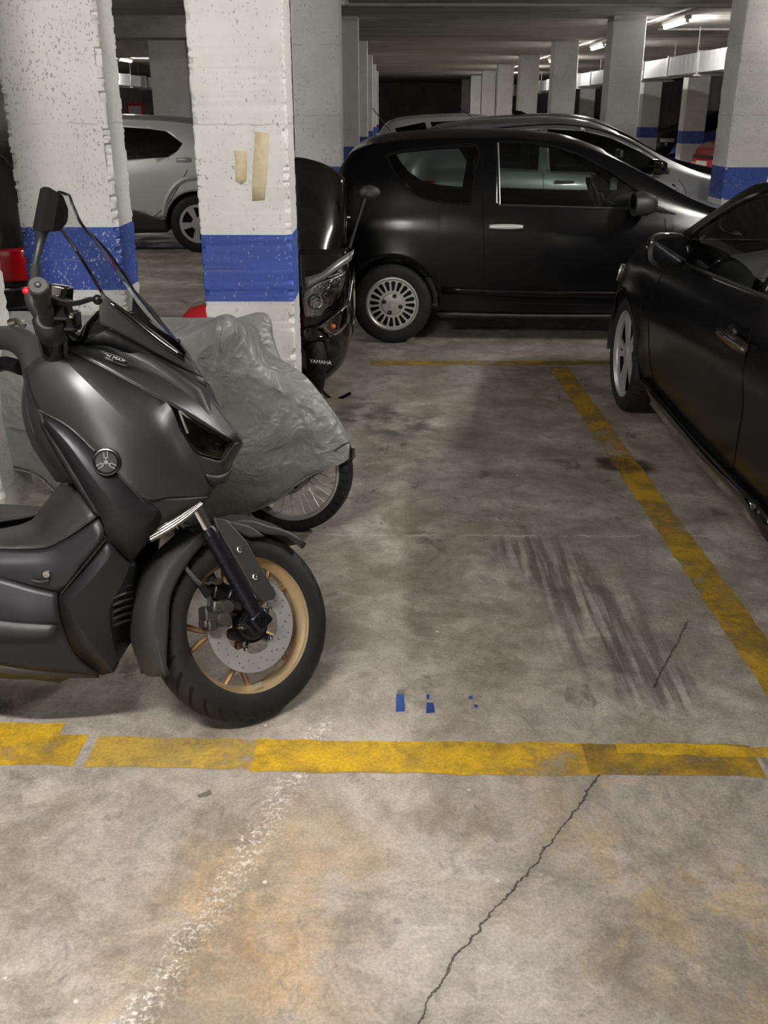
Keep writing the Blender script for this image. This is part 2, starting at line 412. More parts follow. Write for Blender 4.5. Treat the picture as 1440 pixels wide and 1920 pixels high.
# ------------------------------------------------------------------ mesh helpers
def link(o, parent=None):
    COL.objects.link(o)
    if parent is not None: o.parent = parent
    return o
def tag(o, label=None, cat=None, group=None, kind=None):
    if label: o['label'] = label
    if cat: o['category'] = cat
    if group: o['group'] = group
    if kind: o['kind'] = kind
    return o
def empty(name, M=None):
    o = bpy.data.objects.new(name, None)
    o.empty_display_size = .1
    link(o)
    if M is not None: o.matrix_world = M
    return o
def V(*a): return Vector(a)
def cat_rom(p, t):
    """Catmull-Rom through list p at t in 0..len-1"""
    n = len(p); i = min(int(t), n - 2); f = t - i
    p1, p2 = p[i], p[i + 1]
    p0 = p[i - 1] if i > 0 else p1 * 2 - p2
    p3 = p[i + 2] if i + 2 < n else p2 * 2 - p1
    return ((p1 * 2) + (p2 - p0) * f + (p0 * 2 - p1 * 5 + p2 * 4 - p3) * f * f + (p1 * 3 - p0 - p2 * 3 + p3) * f ** 3) * .5
def smooth_line(p, k):
    p = [Vector(q) for q in p]
    if len(p) < 3 or k <= 1: return p
    n = (len(p) - 1) * k
    return [cat_rom(p, i / k) for i in range(n)] + [p[-1]]
def lerp_tab(tab, x):
    """smooth monotone-ish table lookup"""
    if x <= tab[0][0]: return tab[0][1]
    if x >= tab[-1][0]: return tab[-1][1]
    for i in range(len(tab) - 1):
        x0, y0 = tab[i]; x1, y1 = tab[i + 1]
        if x0 <= x <= x1:
            h = x1 - x0; t = (x - x0) / h
            d = (y1 - y0) / h
            def slope(j):
                if j <= 0 or j >= len(tab) - 1: 
                    k = 0 if j <= 0 else len(tab) - 2
                    return (tab[k + 1][1] - tab[k][1]) / (tab[k + 1][0] - tab[k][0])
                a = (tab[j][1] - tab[j - 1][1]) / (tab[j][0] - tab[j - 1][0])
                c = (tab[j + 1][1] - tab[j][1]) / (tab[j + 1][0] - tab[j][0])
                return 0 if a * c <= 0 else 2 * a * c / (a + c)
            m0, m1 = slope(i), slope(i + 1)
            return (2 * t ** 3 - 3 * t * t + 1) * y0 + (t ** 3 - 2 * t * t + t) * h * m0 + (-2 * t ** 3 + 3 * t * t) * y1 + (t ** 3 - t * t) * h * m1
class MB:
    def __init__(s): s.v = []; s.f = []
    def add(s, vs, fs):
        k = len(s.v)
        s.v += [tuple(p) for p in vs]
        s.f += [tuple(i + k for i in f) for f in fs]
        return s
    def box(s, c, size, R=None, taper=1.0):
        c = Vector(c); x, y, z = [q / 2 for q in size]
        vs = [V(i * x * (taper if k > 0 else 1), j * y * (taper if k > 0 else 1), k * z) for k in (-1, 1) for j in (-1, 1) for i in (-1, 1)]
        if R is not None: vs = [R @ q for q in vs]
        return s.add([c + q for q in vs], [(0, 2, 3, 1), (4, 5, 7, 6), (0, 1, 5, 4), (2, 6, 7, 3), (0, 4, 6, 2), (1, 3, 7, 5)])
    def grid(s, rows, cu=False, cv=False):
        nu, nv = len(rows), len(rows[0])
        vs = [p for r in rows for p in r]
        fs = []
        for i in range(nu if cu else nu - 1):
            for j in range(nv if cv else nv - 1):
                a = i * nv + j; b_ = i * nv + (j + 1) % nv
                c = ((i + 1) % nu) * nv + (j + 1) % nv; d = ((i + 1) % nu) * nv + j
                fs.append((a, b_, c, d))
        return s.add(vs, fs)
    def patch(s, rows, k=4, mirror=False):
        """smooth patch through a control grid of points"""
        rr = [smooth_line(r, k) for r in rows]
        cols = [smooth_line([r[j] for r in rr], k) for j in range(len(rr[0]))]
        g = [[cols[j][i] for j in range(len(cols))] for i in range(len(cols[0]))]
        s.grid(g)
        if mirror: s.grid([[V(p.x, -p.y, p.z) for p in reversed(r)] for r in g])
        return s
    def tube(s, pts, rad, seg=10, k=1, caps=True, flat=1.0):
        p = smooth_line(pts, k)
        n = len(p)
        if isinstance(rad, (list, tuple)):
            rr = [rad[min(int(i * (len(rad) - 1) / (n - 1)), len(rad) - 2)] for i in range(n)]
            rr = []
            for i in range(n):
                t = i * (len(rad) - 1) / (n - 1); a = min(int(t), len(rad) - 2)
                rr.append(rad[a] + (rad[a + 1] - rad[a]) * (t - a))
        else: rr = [rad] * n
        T0 = (p[1] - p[0]).normalized()
        up = V(0, 0, 1) if abs(T0.z) < .9 else V(1, 0, 0)
        N = T0.cross(up).normalized()
        rows = []
        for i in range(n):
            T = (p[min(i + 1, n - 1)] - p[max(i - 1, 0)]).normalized()
            N = (N - T * N.dot(T)).normalized()
            B = T.cross(N)
            rows.append([p[i] + (N * cos(2 * pi * j / seg) + B * sin(2 * pi * j / seg) * flat) * rr[i] for j in range(seg)])
        k0 = len(s.v)
        s.grid(rows, cv=True)
        if caps:
            s.f.append(tuple(k0 + j for j in reversed(range(seg))))
            s.f.append(tuple(k0 + (n - 1) * seg + j for j in range(seg)))
        return s
    def lathe(s, prof, seg=48, c=(0, 0, 0), closed=False, a0=0, a1=2 * pi, R=None):
        """profile of (radius, y) about local y"""
        c = Vector(c); full = abs(a1 - a0 - 2 * pi) < 1e-6
        rows = []
        for i in range(seg if full else seg + 1):
            a = a0 + (a1 - a0) * i / seg
            r = [V(q[0] * cos(a), q[1], q[0] * sin(a)) for q in prof]
            if R is not None: r = [R @ q for q in r]
            rows.append([c + q for q in r])
        return s.grid(rows, cu=full, cv=closed)
    def plate(s, outer, holes=(), y0=0.0, y1=.01, M=None):
        """flat plate in xz with holes, thick from y0 to y1"""
        loops = [list(outer)] + [list(h) for h in holes]
        tri = tessellate_polygon([[V(p[0], p[1], 0) for p in lp] for lp in loops])
        flat = [p for lp in loops for p in lp]
        n = len(flat)
        vs = [V(p[0], y0, p[1]) for p in flat] + [V(p[0], y1, p[1]) for p in flat]
        if M is not None: vs = [M @ q for q in vs]
        fs = [tuple(t) for t in tri] + [tuple(i + n for i in reversed(t)) for t in tri]
        k = 0
        for lp in loops:
            m = len(lp)
            for i in range(m):
                a, b_ = k + i, k + (i + 1) % m
                fs.append((a, b_, b_ + n, a + n))
            k += m
        return s.add(vs, fs)
    def ball(s, c, r, seg=16, ring=10, R=None):
        c = Vector(c); r = Vector(r) if not isinstance(r, (int, float)) else V(r, r, r)
        rows = []
        for i in range(ring + 1):
            t = pi * (.02 + .96 * i / ring)
            row = [V(r.x * sin(t) * cos(2 * pi * j / seg), r.y * sin(t) * sin(2 * pi * j / seg), r.z * cos(t)) for j in range(seg)]
            if R is not None: row = [R @ q for q in row]
            rows.append([c + q for q in row])
        k0 = len(s.v)
        s.grid(rows, cv=True)
        s.f.append(tuple(k0 + j for j in range(seg))); s.f.append(tuple(k0 + ring * seg + j for j in reversed(range(seg))))
        return s
    def xf(s, M):
        s.v = [tuple(M @ Vector(p)) for p in s.v]; return s
    def build(s, name, mat, parent=None, M=None, ang=32, bevel=0, solid=0, off=0, recalc=True, bseg=2, label=None):
        me = bpy.data.meshes.new(name)
        bm = bmesh.new()
        vs = [bm.verts.new(p) for p in s.v]
        for f in s.f:
            if len(set(f)) < 3: continue
            try: bm.faces.new([vs[i] for i in f])
            except ValueError: pass
        bmesh.ops.remove_doubles(bm, verts=bm.verts, dist=1e-5)
        if recalc: bmesh.ops.recalc_face_normals(bm, faces=bm.faces)
        for f in bm.faces: f.smooth = True
        bm.to_mesh(me); bm.free()
        me.set_sharp_from_angle(angle=radians(ang))
        me.materials.append(MATS[mat] if isinstance(mat, str) else mat)
        o = bpy.data.objects.new(name, me)
        link(o, parent)
        if M is not None: o.matrix_local = M
        if solid:
            md = o.modifiers.new('thickness', 'SOLIDIFY'); md.thickness = solid; md.offset = off
        if bevel:
            md = o.modifiers.new('edges', 'BEVEL'); md.width = bevel; md.segments = bseg; md.limit_method = 'ANGLE'; md.angle_limit = radians(40)
        if label: o['label'] = label
        return o
def circ(r, n, c=(0, 0), a0=0):
    return [(c[0] + r * cos(a0 + 2 * pi * i / n), c[1] + r * sin(a0 + 2 * pi * i / n)) for i in range(n)]
def Rdir(d, roll=0):
    """rotation taking local z to direction d"""
    return Vector(d).normalized().to_track_quat('Z', 'Y').to_matrix() @ Matrix.Rotation(roll, 3, 'Z')
def text_mesh(body, size, extrude=.0006):
    cu = bpy.data.curves.new('lettering', 'FONT')
    cu.body = body; cu.size = size; cu.extrude = extrude; cu.align_x = 'CENTER'; cu.align_y = 'CENTER'
    o = bpy.data.objects.new('lettering', cu)
    COL.objects.link(o)
    me = bpy.data.meshes.new_from_object(o.evaluated_get(bpy.context.evaluated_depsgraph_get()))
    vs = [Vector(v.co) for v in me.vertices]; fs = [tuple(p.vertices) for p in me.polygons]
    bpy.data.objects.remove(o); bpy.data.curves.remove(cu); bpy.data.meshes.remove(me)
    mb = MB(); mb.add(vs, fs)
    return mb

# ------------------------------------------------------------------ the room
def slab(name, x0, x1, y0, y1, z0, z1, mat, parent=None):
    mb = MB(); mb.box(((x0 + x1) / 2, (y0 + y1) / 2, (z0 + z1) / 2), (x1 - x0, y1 - y0, z1 - z0))
    return tag(mb.build(name, mat, parent), kind='structure')
XL, XR, YB, YF = -13.0, 13.5, -11.0, 54.0
floor_o = slab('floor', XL, XR, YB, YF, -.2, 0, 'floor_concrete')
ceil_o = slab('ceiling', XL, XR, YB, YF, CEIL, CEIL + .25, 'ceiling_concrete')
slab('wall_left', XL - .2, XL, YB, YF, -.2, CEIL + .25, 'wall_pale')
slab('wall_right', XR, XR + .2, YB, YF, -.2, CEIL + .25, 'wall_dark')
slab('wall_back', XL - .2, XR + .2, YF, YF + .2, -.2, CEIL + .25, 'wall_dark')
slab('wall_front', XL - .2, XR + .2, YB - .2, YB, -.2, CEIL + .25, 'wall_pale')
# beams under the slab on the left
for i, (y, d) in enumerate(((15.2, .28), (20.64, .28))):
    slab('trim_%d' % (i + 1), XL, -1.1, y, y + .45, CEIL - d, CEIL, 'ceiling_concrete')

def strip(name, pts, w, mat, label, jag=.006, zz=.0012):
    """painted line along pts with slightly uneven edges"""
    line = []
    for i in range(len(pts) - 1):
        a, c = Vector(pts[i]), Vector(pts[i + 1]); n = max(2, int((c - a).length / .06))
        line += [a.lerp(c, k / n) for k in range(n)]
    line.append(Vector(pts[-1]))
    rows = []
    for i, p in enumerate(line):
        t = (line[min(i + 1, len(line) - 1)] - line[max(i - 1, 0)]).normalized()
        n = V(-t.y, t.x, 0)
        rows.append([p - n * (w / 2 + random.uniform(-jag, jag)) + V(0, 0, zz), p + n * (w / 2 + random.uniform(-jag, jag)) + V(0, 0, zz)])
    mb = MB(); mb.grid(rows)
    o = mb.build(name, mat, floor_o, recalc=False)
    o['label'] = label
    return o
a, c = gz(-60, 1403), gz(1420, 1427)
def near_y(x): return lerp_tab([(-3.2, a.y + .03), (a.x, a.y), (-.25, 2.143), (c.x, c.y)], x)
xa, xb, xc2, xd = gz(152, 1405).x, gz(172, 1408).x, gz(478, 1412).x, gz(1125, 1420).x
for q_, (x0, x1, w_, mt, lb) in enumerate(((-3.2, xa, .135, 'yellow_paint', 'bright yellow left end of the painted line in the foreground'), (xb, xc2 + .04, .135, 'yellow_paint_worn', 'worn brownish stretch of the foreground line below the gold wheel'),
        (xc2, xd, .140, 'yellow_paint', 'bright yellow middle stretch of the line across the foreground'), (xd - .04, c.x, .140, 'yellow_paint_dirty', 'dirty faded right end of the line across the foreground'))):
    n_ = max(2, int((x1 - x0) / .25)); strip('painted_line', [(x0 + (x1 - x0) * i / n_, near_y(x0 + (x1 - x0) * i / n_), 0) for i in range(n_ + 1)], w_, mt, lb, zz=.0010 + .0002 * q_)
strip('painted_line', [(-3.2, 2.262, 0), (-.93, 2.245, 0)], .075, 'yellow_paint', 'older yellow strip along the foreground line under the grey scooter', zz=.0020)
strip('painted_line', [(.62, 2.185, 0), (1.35, 2.15, 0)], .05, 'yellow_paint', 'thin offset yellow strip at the right of the foreground line', zz=.0020)
strip('painted_line', [(1.13, 6.4, 0), (1.16, 4.2, 0), (1.19, 2.2, 0)], .125, 'yellow_paint_dirty', 'yellow painted bay line running beside the black coupe', zz=.0016)
strip('painted_line', [(-.15, 6.5, 0), (1.9, 6.52, 0)], .115, 'yellow_paint_faded', 'faded yellow line at the back of the empty bay')
for q, lab in (([(743, 1302), (757, 1303), (759, 1334), (742, 1335)], 'leftmost blue paint chip on the floor'),
               ([(800, 1318), (812, 1318), (816, 1336), (799, 1338)], 'blue paint chip in the middle of the three'),
               ([(799, 1303), (806, 1303), (805, 1312), (800, 1312)], 'small blue paint speck above the middle chip'),
               ([(878, 1306), (886, 1304), (887, 1311), (879, 1312)], 'tiny blue paint chip farthest right'),
               ([(889, 1321), (896, 1322), (896, 1328), (889, 1327)], 'tiny blue paint speck below the right chip')):
    mb = MB(); mb.add([gz(*p) + V(0, 0, .0013) for p in q], [(3, 2, 1, 0)])
    o = mb.build('paint_mark', 'blue_paint_chip', floor_o, recalc=False); o['label'] = lab

def ring_profile(hx, hy, ch):
    g = .026
    a = [(hx - g, -hy, 0), (hx - ch, -hy, 1), (hx, -hy + ch, 1), (hx, -hy + g, 0)]
    b_ = [(x, -y, k) for x, y, k in reversed(a)]
    c_ = [(-x, -y, k) for x, y, k in a]
    d_ = [(-x, y, k) for x, y, k in reversed(a)]
    return a + b_ + c_ + d_
def pillar(x0, x1, y0, y1, label, z0=.79, z1=1.09, jit=.004, step=.03, band=True, mat='pillar_white', group=None, chip=1.0, ztop=CEIL - .001):
    cx, cy, hx, hy = (x0 + x1) / 2, (y0 + y1) / 2, (x1 - x0) / 2, (y1 - y0) / 2
    root = empty('pillar', Matrix.Translation((cx, cy, 0)))
    tag(root, label, 'pillar', group)
    prof = ring_profile(hx, hy, .007)
    off = random.random() * 50
    def rows(za, zb, grow):
        n = max(1, int((zb - za) / step)); rr = []
        for i in range(n + 1):
            z = za + (zb - za) * i / n; r = []
            for j, (px, py, corner) in enumerate(prof):
                k = 1.0
                if corner and jit:
                    cidx = j // 4
                    nz = noise.noise(V(cidx * 7.3 + off, z * 14, 0)) * .5 + noise.noise(V(cidx * 3.1, z * 46, off)) * 1.0
                    k = 1 - max(0, nz + .10) * jit * 1.8 * chip / min(hx, hy)
                g = (1 + grow / hx, 1 + grow / hy)
                r.append(V(px * k * g[0], py * k * g[1], z))
            rr.append(r)
        return rr
    mb = MB(); rr = rows(0, ztop, 0); mb.grid(rr, cv=True)
    mb.f.append(tuple(reversed(range(16)))); mb.f.append(tuple(len(mb.v) - 16 + j for j in range(16)))
    mb.build('shaft', mat, root, ang=28)
    if band:
        mb = MB(); rr = rows(z0, z1, .0015)
        inner = [[V(p.x * (1 - .003 / hx), p.y * (1 - .003 / hy), p.z) for p in r] for r in (rr[-1], rr[0])]
        mb.grid([inner[1]] + rr + [inner[0]], cv=True)
        mb.build('painted_band', 'pillar_blue', root, ang=28, label='blue painted band')
    return root
pillar(-1.80, -1.325, 4.80, 5.10, 'left near white pillar with blue band, behind the windscreen of the grey scooter', jit=.011, step=.007, chip=1.4)
pillar(-.872, -.458, 4.50, 4.80, 'white pillar with blue band and strips of masking tape on its face', jit=.008, step=.007)
pillar(-2.08, -1.636, 3.74, 4.1, 'white pillar foot at the left edge behind the grey scooter', jit=.006, step=.02, band=False)
pillar(-.955, -.50, 10.05, 10.5, 'white pillar with blue band rising behind the black maxi scooter', z1=1.09, step=.05)
names = ['second', 'third', 'fourth', 'fifth', 'sixth', 'seventh']
for i in range(5):
    y = 15.4 + 5.4 * i
    pillar(-.95, -.50, y, y + .45, '%s pillar of the line receding behind the black maxi scooter' % names[i], jit=0, step=3, group='far pillars left of the aisle')
rp = pillar(3.25, 3.75, 9.95, 10.4, 'large white pillar with blue band at the right edge above the black coupe', step=.02, jit=.006)
q_ = [rp.matrix_basis.inverted() @ gy(px, py, 9.946) for px, py in ((1435, 347), (1438, 347), (1442, 333), (1446, 347), (1449, 347), (1444, 330), (1440, 330))]
MB().add(q_, [(0, 1, 2, 6), (2, 3, 4, 5, 6)]).build('painted_letter', 'white_print', rp, recalc=False)
for i in range(7):
    y = 15.35 + 5.4 * i
    pillar(3.15, 3.62, y, y + .45, ['nearest and tallest of the grey pillars standing behind the silver hatchback', 'second nearest of the receding pillars behind the parked cars', 'third of the receding pillars behind the parked cars',
            'fourth of the receding pillars behind the parked cars', 'fifth of the receding pillars behind the parked cars', 'sixth of the receding pillars behind the parked cars', 'farthest of the receding pillars behind the parked cars'][i],
           jit=0, step=3, group='far pillars right of the aisle')
for i, (x, y) in enumerate(((7.35, 26.2), (7.55, 31.6), (7.65, 37.0), (7.65, 42.4))):
    pillar(x, x + .55, y, y + .45, ['far pillar with blue band beside the red car', 'far pillar with blue band left of the dark parked car', 'bright far pillar seen past the tall grey pillar', 'farthest pillar of the row under the metal duct'][i],
           jit=0, step=3, group='far pillars beyond the duct')
pillar(-4.74, -4.02, 20.6, 21.1, 'grey pillar carrying the beam behind the silver crossover', jit=0, step=3, band=True)
pillar(-6.3, -5.75, 31.6, 32.1, 'slim far pillar under the lamp in the left gap', jit=0, step=3)

# ---- lamps
def tube_lamp(x, y, turn, strength, label):
    z = CEIL
    root = empty('tube_lamp', Matrix.Translation((x, y, z)) @ Matrix.Rotation(radians(turn), 4, 'Z'))
    tag(root, label, 'lamp', 'fluorescent ceiling lamps')
    mb = MB(); mb.box((0, 0, -.025), (1.28, .10, .05)); mb.build('housing', 'lamp_housing', root, bevel=.006)
    mname = 'tube_light_%d' % int(strength)
    if mname not in MATS:
        pmat(mname, (1, 1, 1), .4, emit=(1.0, .965, .90), estr=strength)
    mb = MB(); mb.tube([(-.58, 0, -.078), (.58, 0, -.078)], .022, 14); mb.build('tube', mname, root)
    for s in (-1, 1):
        mb = MB(); mb.box((s * .595, 0, -.07), (.03, .05, .055)); mb.build('socket', 'lamp_housing', root, bevel=.004)
for l in LAMPS: tube_lamp(*l)

# ---- duct under the ceiling on the right: segments with flanges
def duct(x, w, z0, z1, y0, y1, n, label, seg_w):
    root = empty('ventilation_duct', Matrix.Translation((x, y0, z0)))
    tag(root, label, 'duct')
    L = (y1 - y0) / n
    for i in range(n):
        ya, yb = i * L + .02, (i + 1) * L - .02
        rows = []
        k = 14
        for j in range(k + 1):
            yy = ya + (yb - ya) * j / k
            d = .016 * (1 if j % 2 else -1) if 0 < j < k else 0
            rows.append([V(-w / 2 - d, yy, 0), V(-w / 2 - d, yy, z1 - z0), V(w / 2 + d, yy, z1 - z0), V(w / 2 + d, yy, 0)])
        mb = MB(); mb.grid(rows, cv=True); mb.build('duct_section', 'duct_metal', root, ang=20)
    for i in range(n + 1):
        mb = MB(); mb.box((0, i * L, (z1 - z0) / 2), (w + .05, .05, z1 - z0 + .05)); mb.build('flange', 'steel', root, bevel=.004)
    for i in range(0, n + 1, 2):
        mb = MB()
        for sx in (-1, 1): mb.tube([(sx * (w / 2 + .03), i * L, (z1 - z0) * .5), (sx * (w / 2 + .03), i * L, CEIL - z0)], .008, 6)
        mb.box((0, i * L, -.04), (w + .12, .05, .03)); mb.build('hanger', 'conduit', root)
duct(5.25, .55, 2.16, 2.46, 13.6, 43, 16, 'ribbed metal ventilation duct under the ceiling on the right', 1)
duct(-7.6, .6, 2.20, 2.48, 22, 34.6, 7, 'ribbed metal ventilation duct seen between the two near pillars', 1)
# ---- conduits and a small sensor on the ceiling
def pipe(pts, r, label):
    mb = MB(); mb.tube([Vector(p) for p in pts], r, 8); tag(mb.build('conduit_pipe', 'conduit'), label, 'pipe')
pipe([(-.55, 13.1, CEIL - .05), (5.6, 13.3, CEIL - .05)], .02, 'thin conduit along the ceiling at the top of the picture')
pipe([(3.9, 13.6, CEIL - .03), (3.9, 45, CEIL - .03)], .018, 'thin conduit running along the lamp row')
pipe([(4.3, 17.4, CEIL - .03), (7.2, 17.4, CEIL - .03)], .018, 'thin conduit crossing from the nearest lamp towards the right')
root = empty('smoke_detector', Matrix.Translation((-.57, 12.6, CEIL))); tag(root, 'small round white detector on the ceiling at the top', 'detector')
mb = MB(); mb.lathe([(.0, -.002), (.085, -.002), (.085, -.03), (.07, -.05)], 24, R=Matrix.Rotation(pi / 2, 3, 'X')); 
mb.v = [(x, y, -abs(z)) for x, y, z in mb.v]; mb.build('base', 'lamp_housing', root)
mb = MB(); mb.ball((0, 0, -.07), (.055, .055, .04)); mb.build('dome', 'lamp_housing', root)
# ---- far things seen in the left gap
root = empty('fire_cabinet', Matrix.Translation((-9.4, 38.0, 0))); tag(root, 'red fire hose cabinet far away in the left gap', 'cabinet')
mb = MB(); mb.box((0, 0, 1.35), (.6, .25, .9)); mb.build('case', 'red_plastic', root, bevel=.02)
mb = MB(); mb.box((0, -.13, 1.35), (.46, .012, .7)); mb.build('door_panel', 'plate_white', root)
mb = MB(); mb.box((0, 0, .45), (.3, .2, .9)); mb.build('stand', 'plate_white', root)
root = empty('fire_extinguisher', Matrix.Translation((-7.55, 37.0, 0))); tag(root, 'small red extinguisher on a far white post', 'extinguisher')
mb = MB(); mb.box((0, .14, 1.1), (.3, .1, 2.2)); mb.build('post', 'plate_white', root)
mb = MB(); mb.lathe([(.0, 1.0), (.09, 1.0), (.09, 1.5), (.03, 1.58), (0, 1.58)], 16, R=Matrix.Rotation(pi / 2, 3, 'X'))
mb.v = [(x, y, abs(z)) for x, y, z in mb.v]; mb.build('cylinder', 'red_plastic', root)
root = empty('door_frame', Matrix.Translation((-7.0, 38.0, 0))); tag(root, 'dark blue door frame far away in the left gap', 'door')
mb = MB(); mb.box((.25, 0, 1.15), (.28, .14, 2.3)); mb.build('jamb', 'blue_door', root)
mb = MB(); mb.box((-.95, 0, 1.15), (.12, .14, 2.3)); mb.build('jamb', 'blue_door', root)
mb = MB(); mb.box((-.35, 0, 2.12), (1.1, .13, .36)); mb.build('lintel', 'blue_door', root)
mb = MB(); mb.box((-.37, .03, .97), (1.0, .05, 1.92)); mb.build('leaf', 'wall_pale', root)
# ---- masking tape on the pillar face
YT = 4.50
def tape(pts, label):
    mb = MB()
    q = [gy(px, py, YT - .0035) for px, py in pts]
    n = len(q) // 2
    L, R = q[:n], q[n:][::-1]
    rows = []
    for i in range(n):
        rows.append([L[i], (L[i] + R[i]) / 2 + V(0, -.002 * (i % 2), 0), R[i]])
    mb.grid(rows)
    tag(mb.build('masking_tape', 'masking_tape', solid=.002, off=0), label, 'tape')
tape([(478, 247), (476, 280), (474, 315), (472, 345), (473, 377), (496, 375), (499, 345), (501, 312), (503, 280), (504, 250)], 'long strip of beige masking tape on the pillar')
tape([(438, 282), (441, 300), (441, 320), (442, 340), (452, 346), (462, 338), (463, 315), (462, 284)], 'short piece of beige masking tape on the pillar')
# ------------------------------------------------------------------ cars
def inside(poly, x, z):
    r = False; n = len(poly)
    for i in range(n):
        x0, z0 = poly[i]; x1, z1 = poly[(i + 1) % n]
        if (z0 > z) != (z1 > z) and x < (x1 - x0) * (z - z0) / (z1 - z0) + x0: r = not r
    return r
class Car:
    def __init__(s, fr, name, label, cat, paint, top, belt, wid, sill, axles, R, track, side=((0, .93), (.25, .975), (.55, 1.0), (.85, .985), (1, .95)),
                 lean=.42, ws=None, rw=None, glassmat='car_glass', windows=(), clad=(), cladmat='plastic_dark', archgap=.045, thick=.018, nx=84, group=None, roofrow=.9, sidewin=None, bulge=.012):
        s.fr, s.paint, s.top, s.belt, s.wid, s.sill, s.axles, s.R = fr, paint, top, belt, wid, sill, axles, R
        s.side, s.lean, s.roofrow, s.track = side, lean, roofrow, track
        s.archR = R + archgap
        s.bulge = bulge
        s.root = empty(name, fr.M); tag(s.root, label, cat, group)
        s.body(nx, ws, rw, glassmat, windows, clad, cladmat, thick, sidewin)
    def bot(s, x):
        z = lerp_tab(s.sill, x)
        for a in s.axles:
            d = abs(x - a)
            if d < s.archR: z = max(z, s.R + sqrt(s.archR ** 2 - d * d))
        return z
    def section(s, x):
        """half section, right side as positive y: list of (y, z), with row kinds"""
        zt, zb, w, z0 = lerp_tab(s.top, x), lerp_tab(s.belt, x), lerp_tab(s.wid, x), s.bot(x)
        zb = min(zb, zt - .02)
        z0 = min(z0, zb - .01)
        pts = []
        zs = lerp_tab(s.sill, x)
        for i in range(13):
            z = z0 + (zb - z0) * i / 12
            q = min(1, max(0, (z - zs) / max(.05, zb - zs)))
            y = w * lerp_tab(s.side, q)
            for a in s.axles:   # flared lips round the wheels
                d = sqrt((x - a) ** 2 + (z - s.R) ** 2) - s.archR
                if d < .16: y += s.bulge * (1 - max(0, d) / .16) ** 2
            pts.append((y, z))
        yb = pts[-1][0]
        ze = zb + (zt - zb) * s.roofrow
        ye = max(.12, yb - s.lean * (ze - zb) - .02)
        for i in range(1, 9):
            t = i / 8
            y = yb + (ye - yb) * t + .025 * sin(pi * t) * min(1, (ze - zb) / .3)
            pts.append((y, zb + (ze - zb) * t))
        for f in (.97, .93, .86, .7, .5, .25, 0):
            pts.append((ye * f, zt - (zt - ze) * f ** 3))
        return pts
    def Y(s, x, z):
        """half width of the surface at (x, z)"""
        p = s.section(x)
        for i in range(20):
            if p[i][1] <= z <= p[i + 1][1]:
                t = (z - p[i][1]) / max(1e-6, p[i + 1][1] - p[i][1])
                return p[i][0] + (p[i + 1][0] - p[i][0]) * t
        return p[20][0] if z > p[20][1] else p[0][0]
    def body(s, nx, ws, rw, glassmat, windows, clad, cladmat, thick, sidewin):
        x0, x1 = s.top[0][0], s.top[-1][0]
        xs = [x0 + (x1 - x0) * i / nx for i in range(nx + 1)]
        for a in s.axles:
            xs += [a + s.archR * cos(pi * i / 20) for i in range(21)]
            xs += [a - s.archR - .004, a + s.archR + .004]
        for r in (ws, rw):
            if r: xs += list(r)
        xs = sorted(set(round(v, 4) for v in xs if x0 <= v <= x1))
        xs = [v for i, v in enumerate(xs) if i == 0 or v - xs[i - 1] > .0025]
        bm = bmesh.new()
        reg = bm.faces.layers.int.new('reg')
        rows = []
        for x in xs:
            p = s.section(x)
            right = [bm.verts.new((x, -y, z)) for y, z in p[:-1]]
            mid = bm.verts.new((x, 0, p[-1][1]))
            left = [bm.verts.new((x, y, z)) for y, z in reversed(p[:-1])]
            rows.append(right + [mid] + left)
        n = len(rows[0])
        def in_r(r, i): return r and xs[i] >= r[0] - 1e-4 and xs[i + 1] <= r[1] + 1e-4
        for i in range(len(xs) - 1):
            for j in range(n - 1):
                jj = j if j < n // 2 else n - 2 - j
                f = bm.faces.new((rows[i][j], rows[i + 1][j], rows[i + 1][j + 1], rows[i][j + 1]))
                f.smooth = True
                k = 0 if jj < 12 else 1 if jj < 20 else 2
                if k == 2 and jj >= 22:
                    if in_r(ws, i): k = 3
                    elif in_r(rw, i): k = 4
                f[reg] = k
        for r in (rows[0], rows[-1]):
            f = bm.faces.new(r if r is rows[0] else list(reversed(r))); f.smooth = False; f[reg] = 9
        cuts = [(w, 'win') for w in windows] + [(c, 'clad') for c in clad]
        for poly, kind in cuts:
            bx0, bx1 = min(p[0] for p in poly) - .05, max(p[0] for p in poly) + .05
            bz0, bz1 = min(p[1] for p in poly) - .05, max(p[1] for p in poly) + .05
            for i in range(len(poly)):
                a, c = poly[i], poly[(i + 1) % len(poly)]
                fs = [f for f in bm.faces if f[reg] in (0, 1) and bx0 < f.calc_center_median().x < bx1 and bz0 < f.calc_center_median().z < bz1]
                geom = list(set(e for f in fs for e in f.edges)) + list(set(v for f in fs for v in f.verts)) + fs
                d = Vector((c[0] - a[0], 0, c[1] - a[1]))
                bmesh.ops.bisect_plane(bm, geom=geom, plane_co=(a[0], 0, a[1]), plane_no=(d.z, 0, -d.x), dist=1e-5)
        def extract(fs, name, mat, push, solid=0, label=None):
            if not fs: return None
            idx = {}; mb = MB()
            for f in fs:
                t = []
                for v in f.verts:
                    if v not in idx:
                        idx[v] = len(mb.v)
                        mb.v.append(tuple(v.co - v.normal * push))
                    t.append(idx[v])
                mb.f.append(tuple(t))
            o = mb.build(name, mat, s.root, recalc=False, ang=60, solid=solid, off=-1)
            if label: o['label'] = label
            return o
        bm.normal_update()
        dead = set()
        for poly, kind in cuts:
            for sg in (-1, 1):
                fs = [f for f in bm.faces if f not in dead and f[reg] in (0, 1) and f.calc_center_median().y * sg > 0 and inside(poly, f.calc_center_median().x, f.calc_center_median().z)]
                if kind == 'win': extract(fs, 'window', sidewin or glassmat, .007)
                else: extract(fs, 'cladding', cladmat, -.004, .02)
                dead |= set(fs)
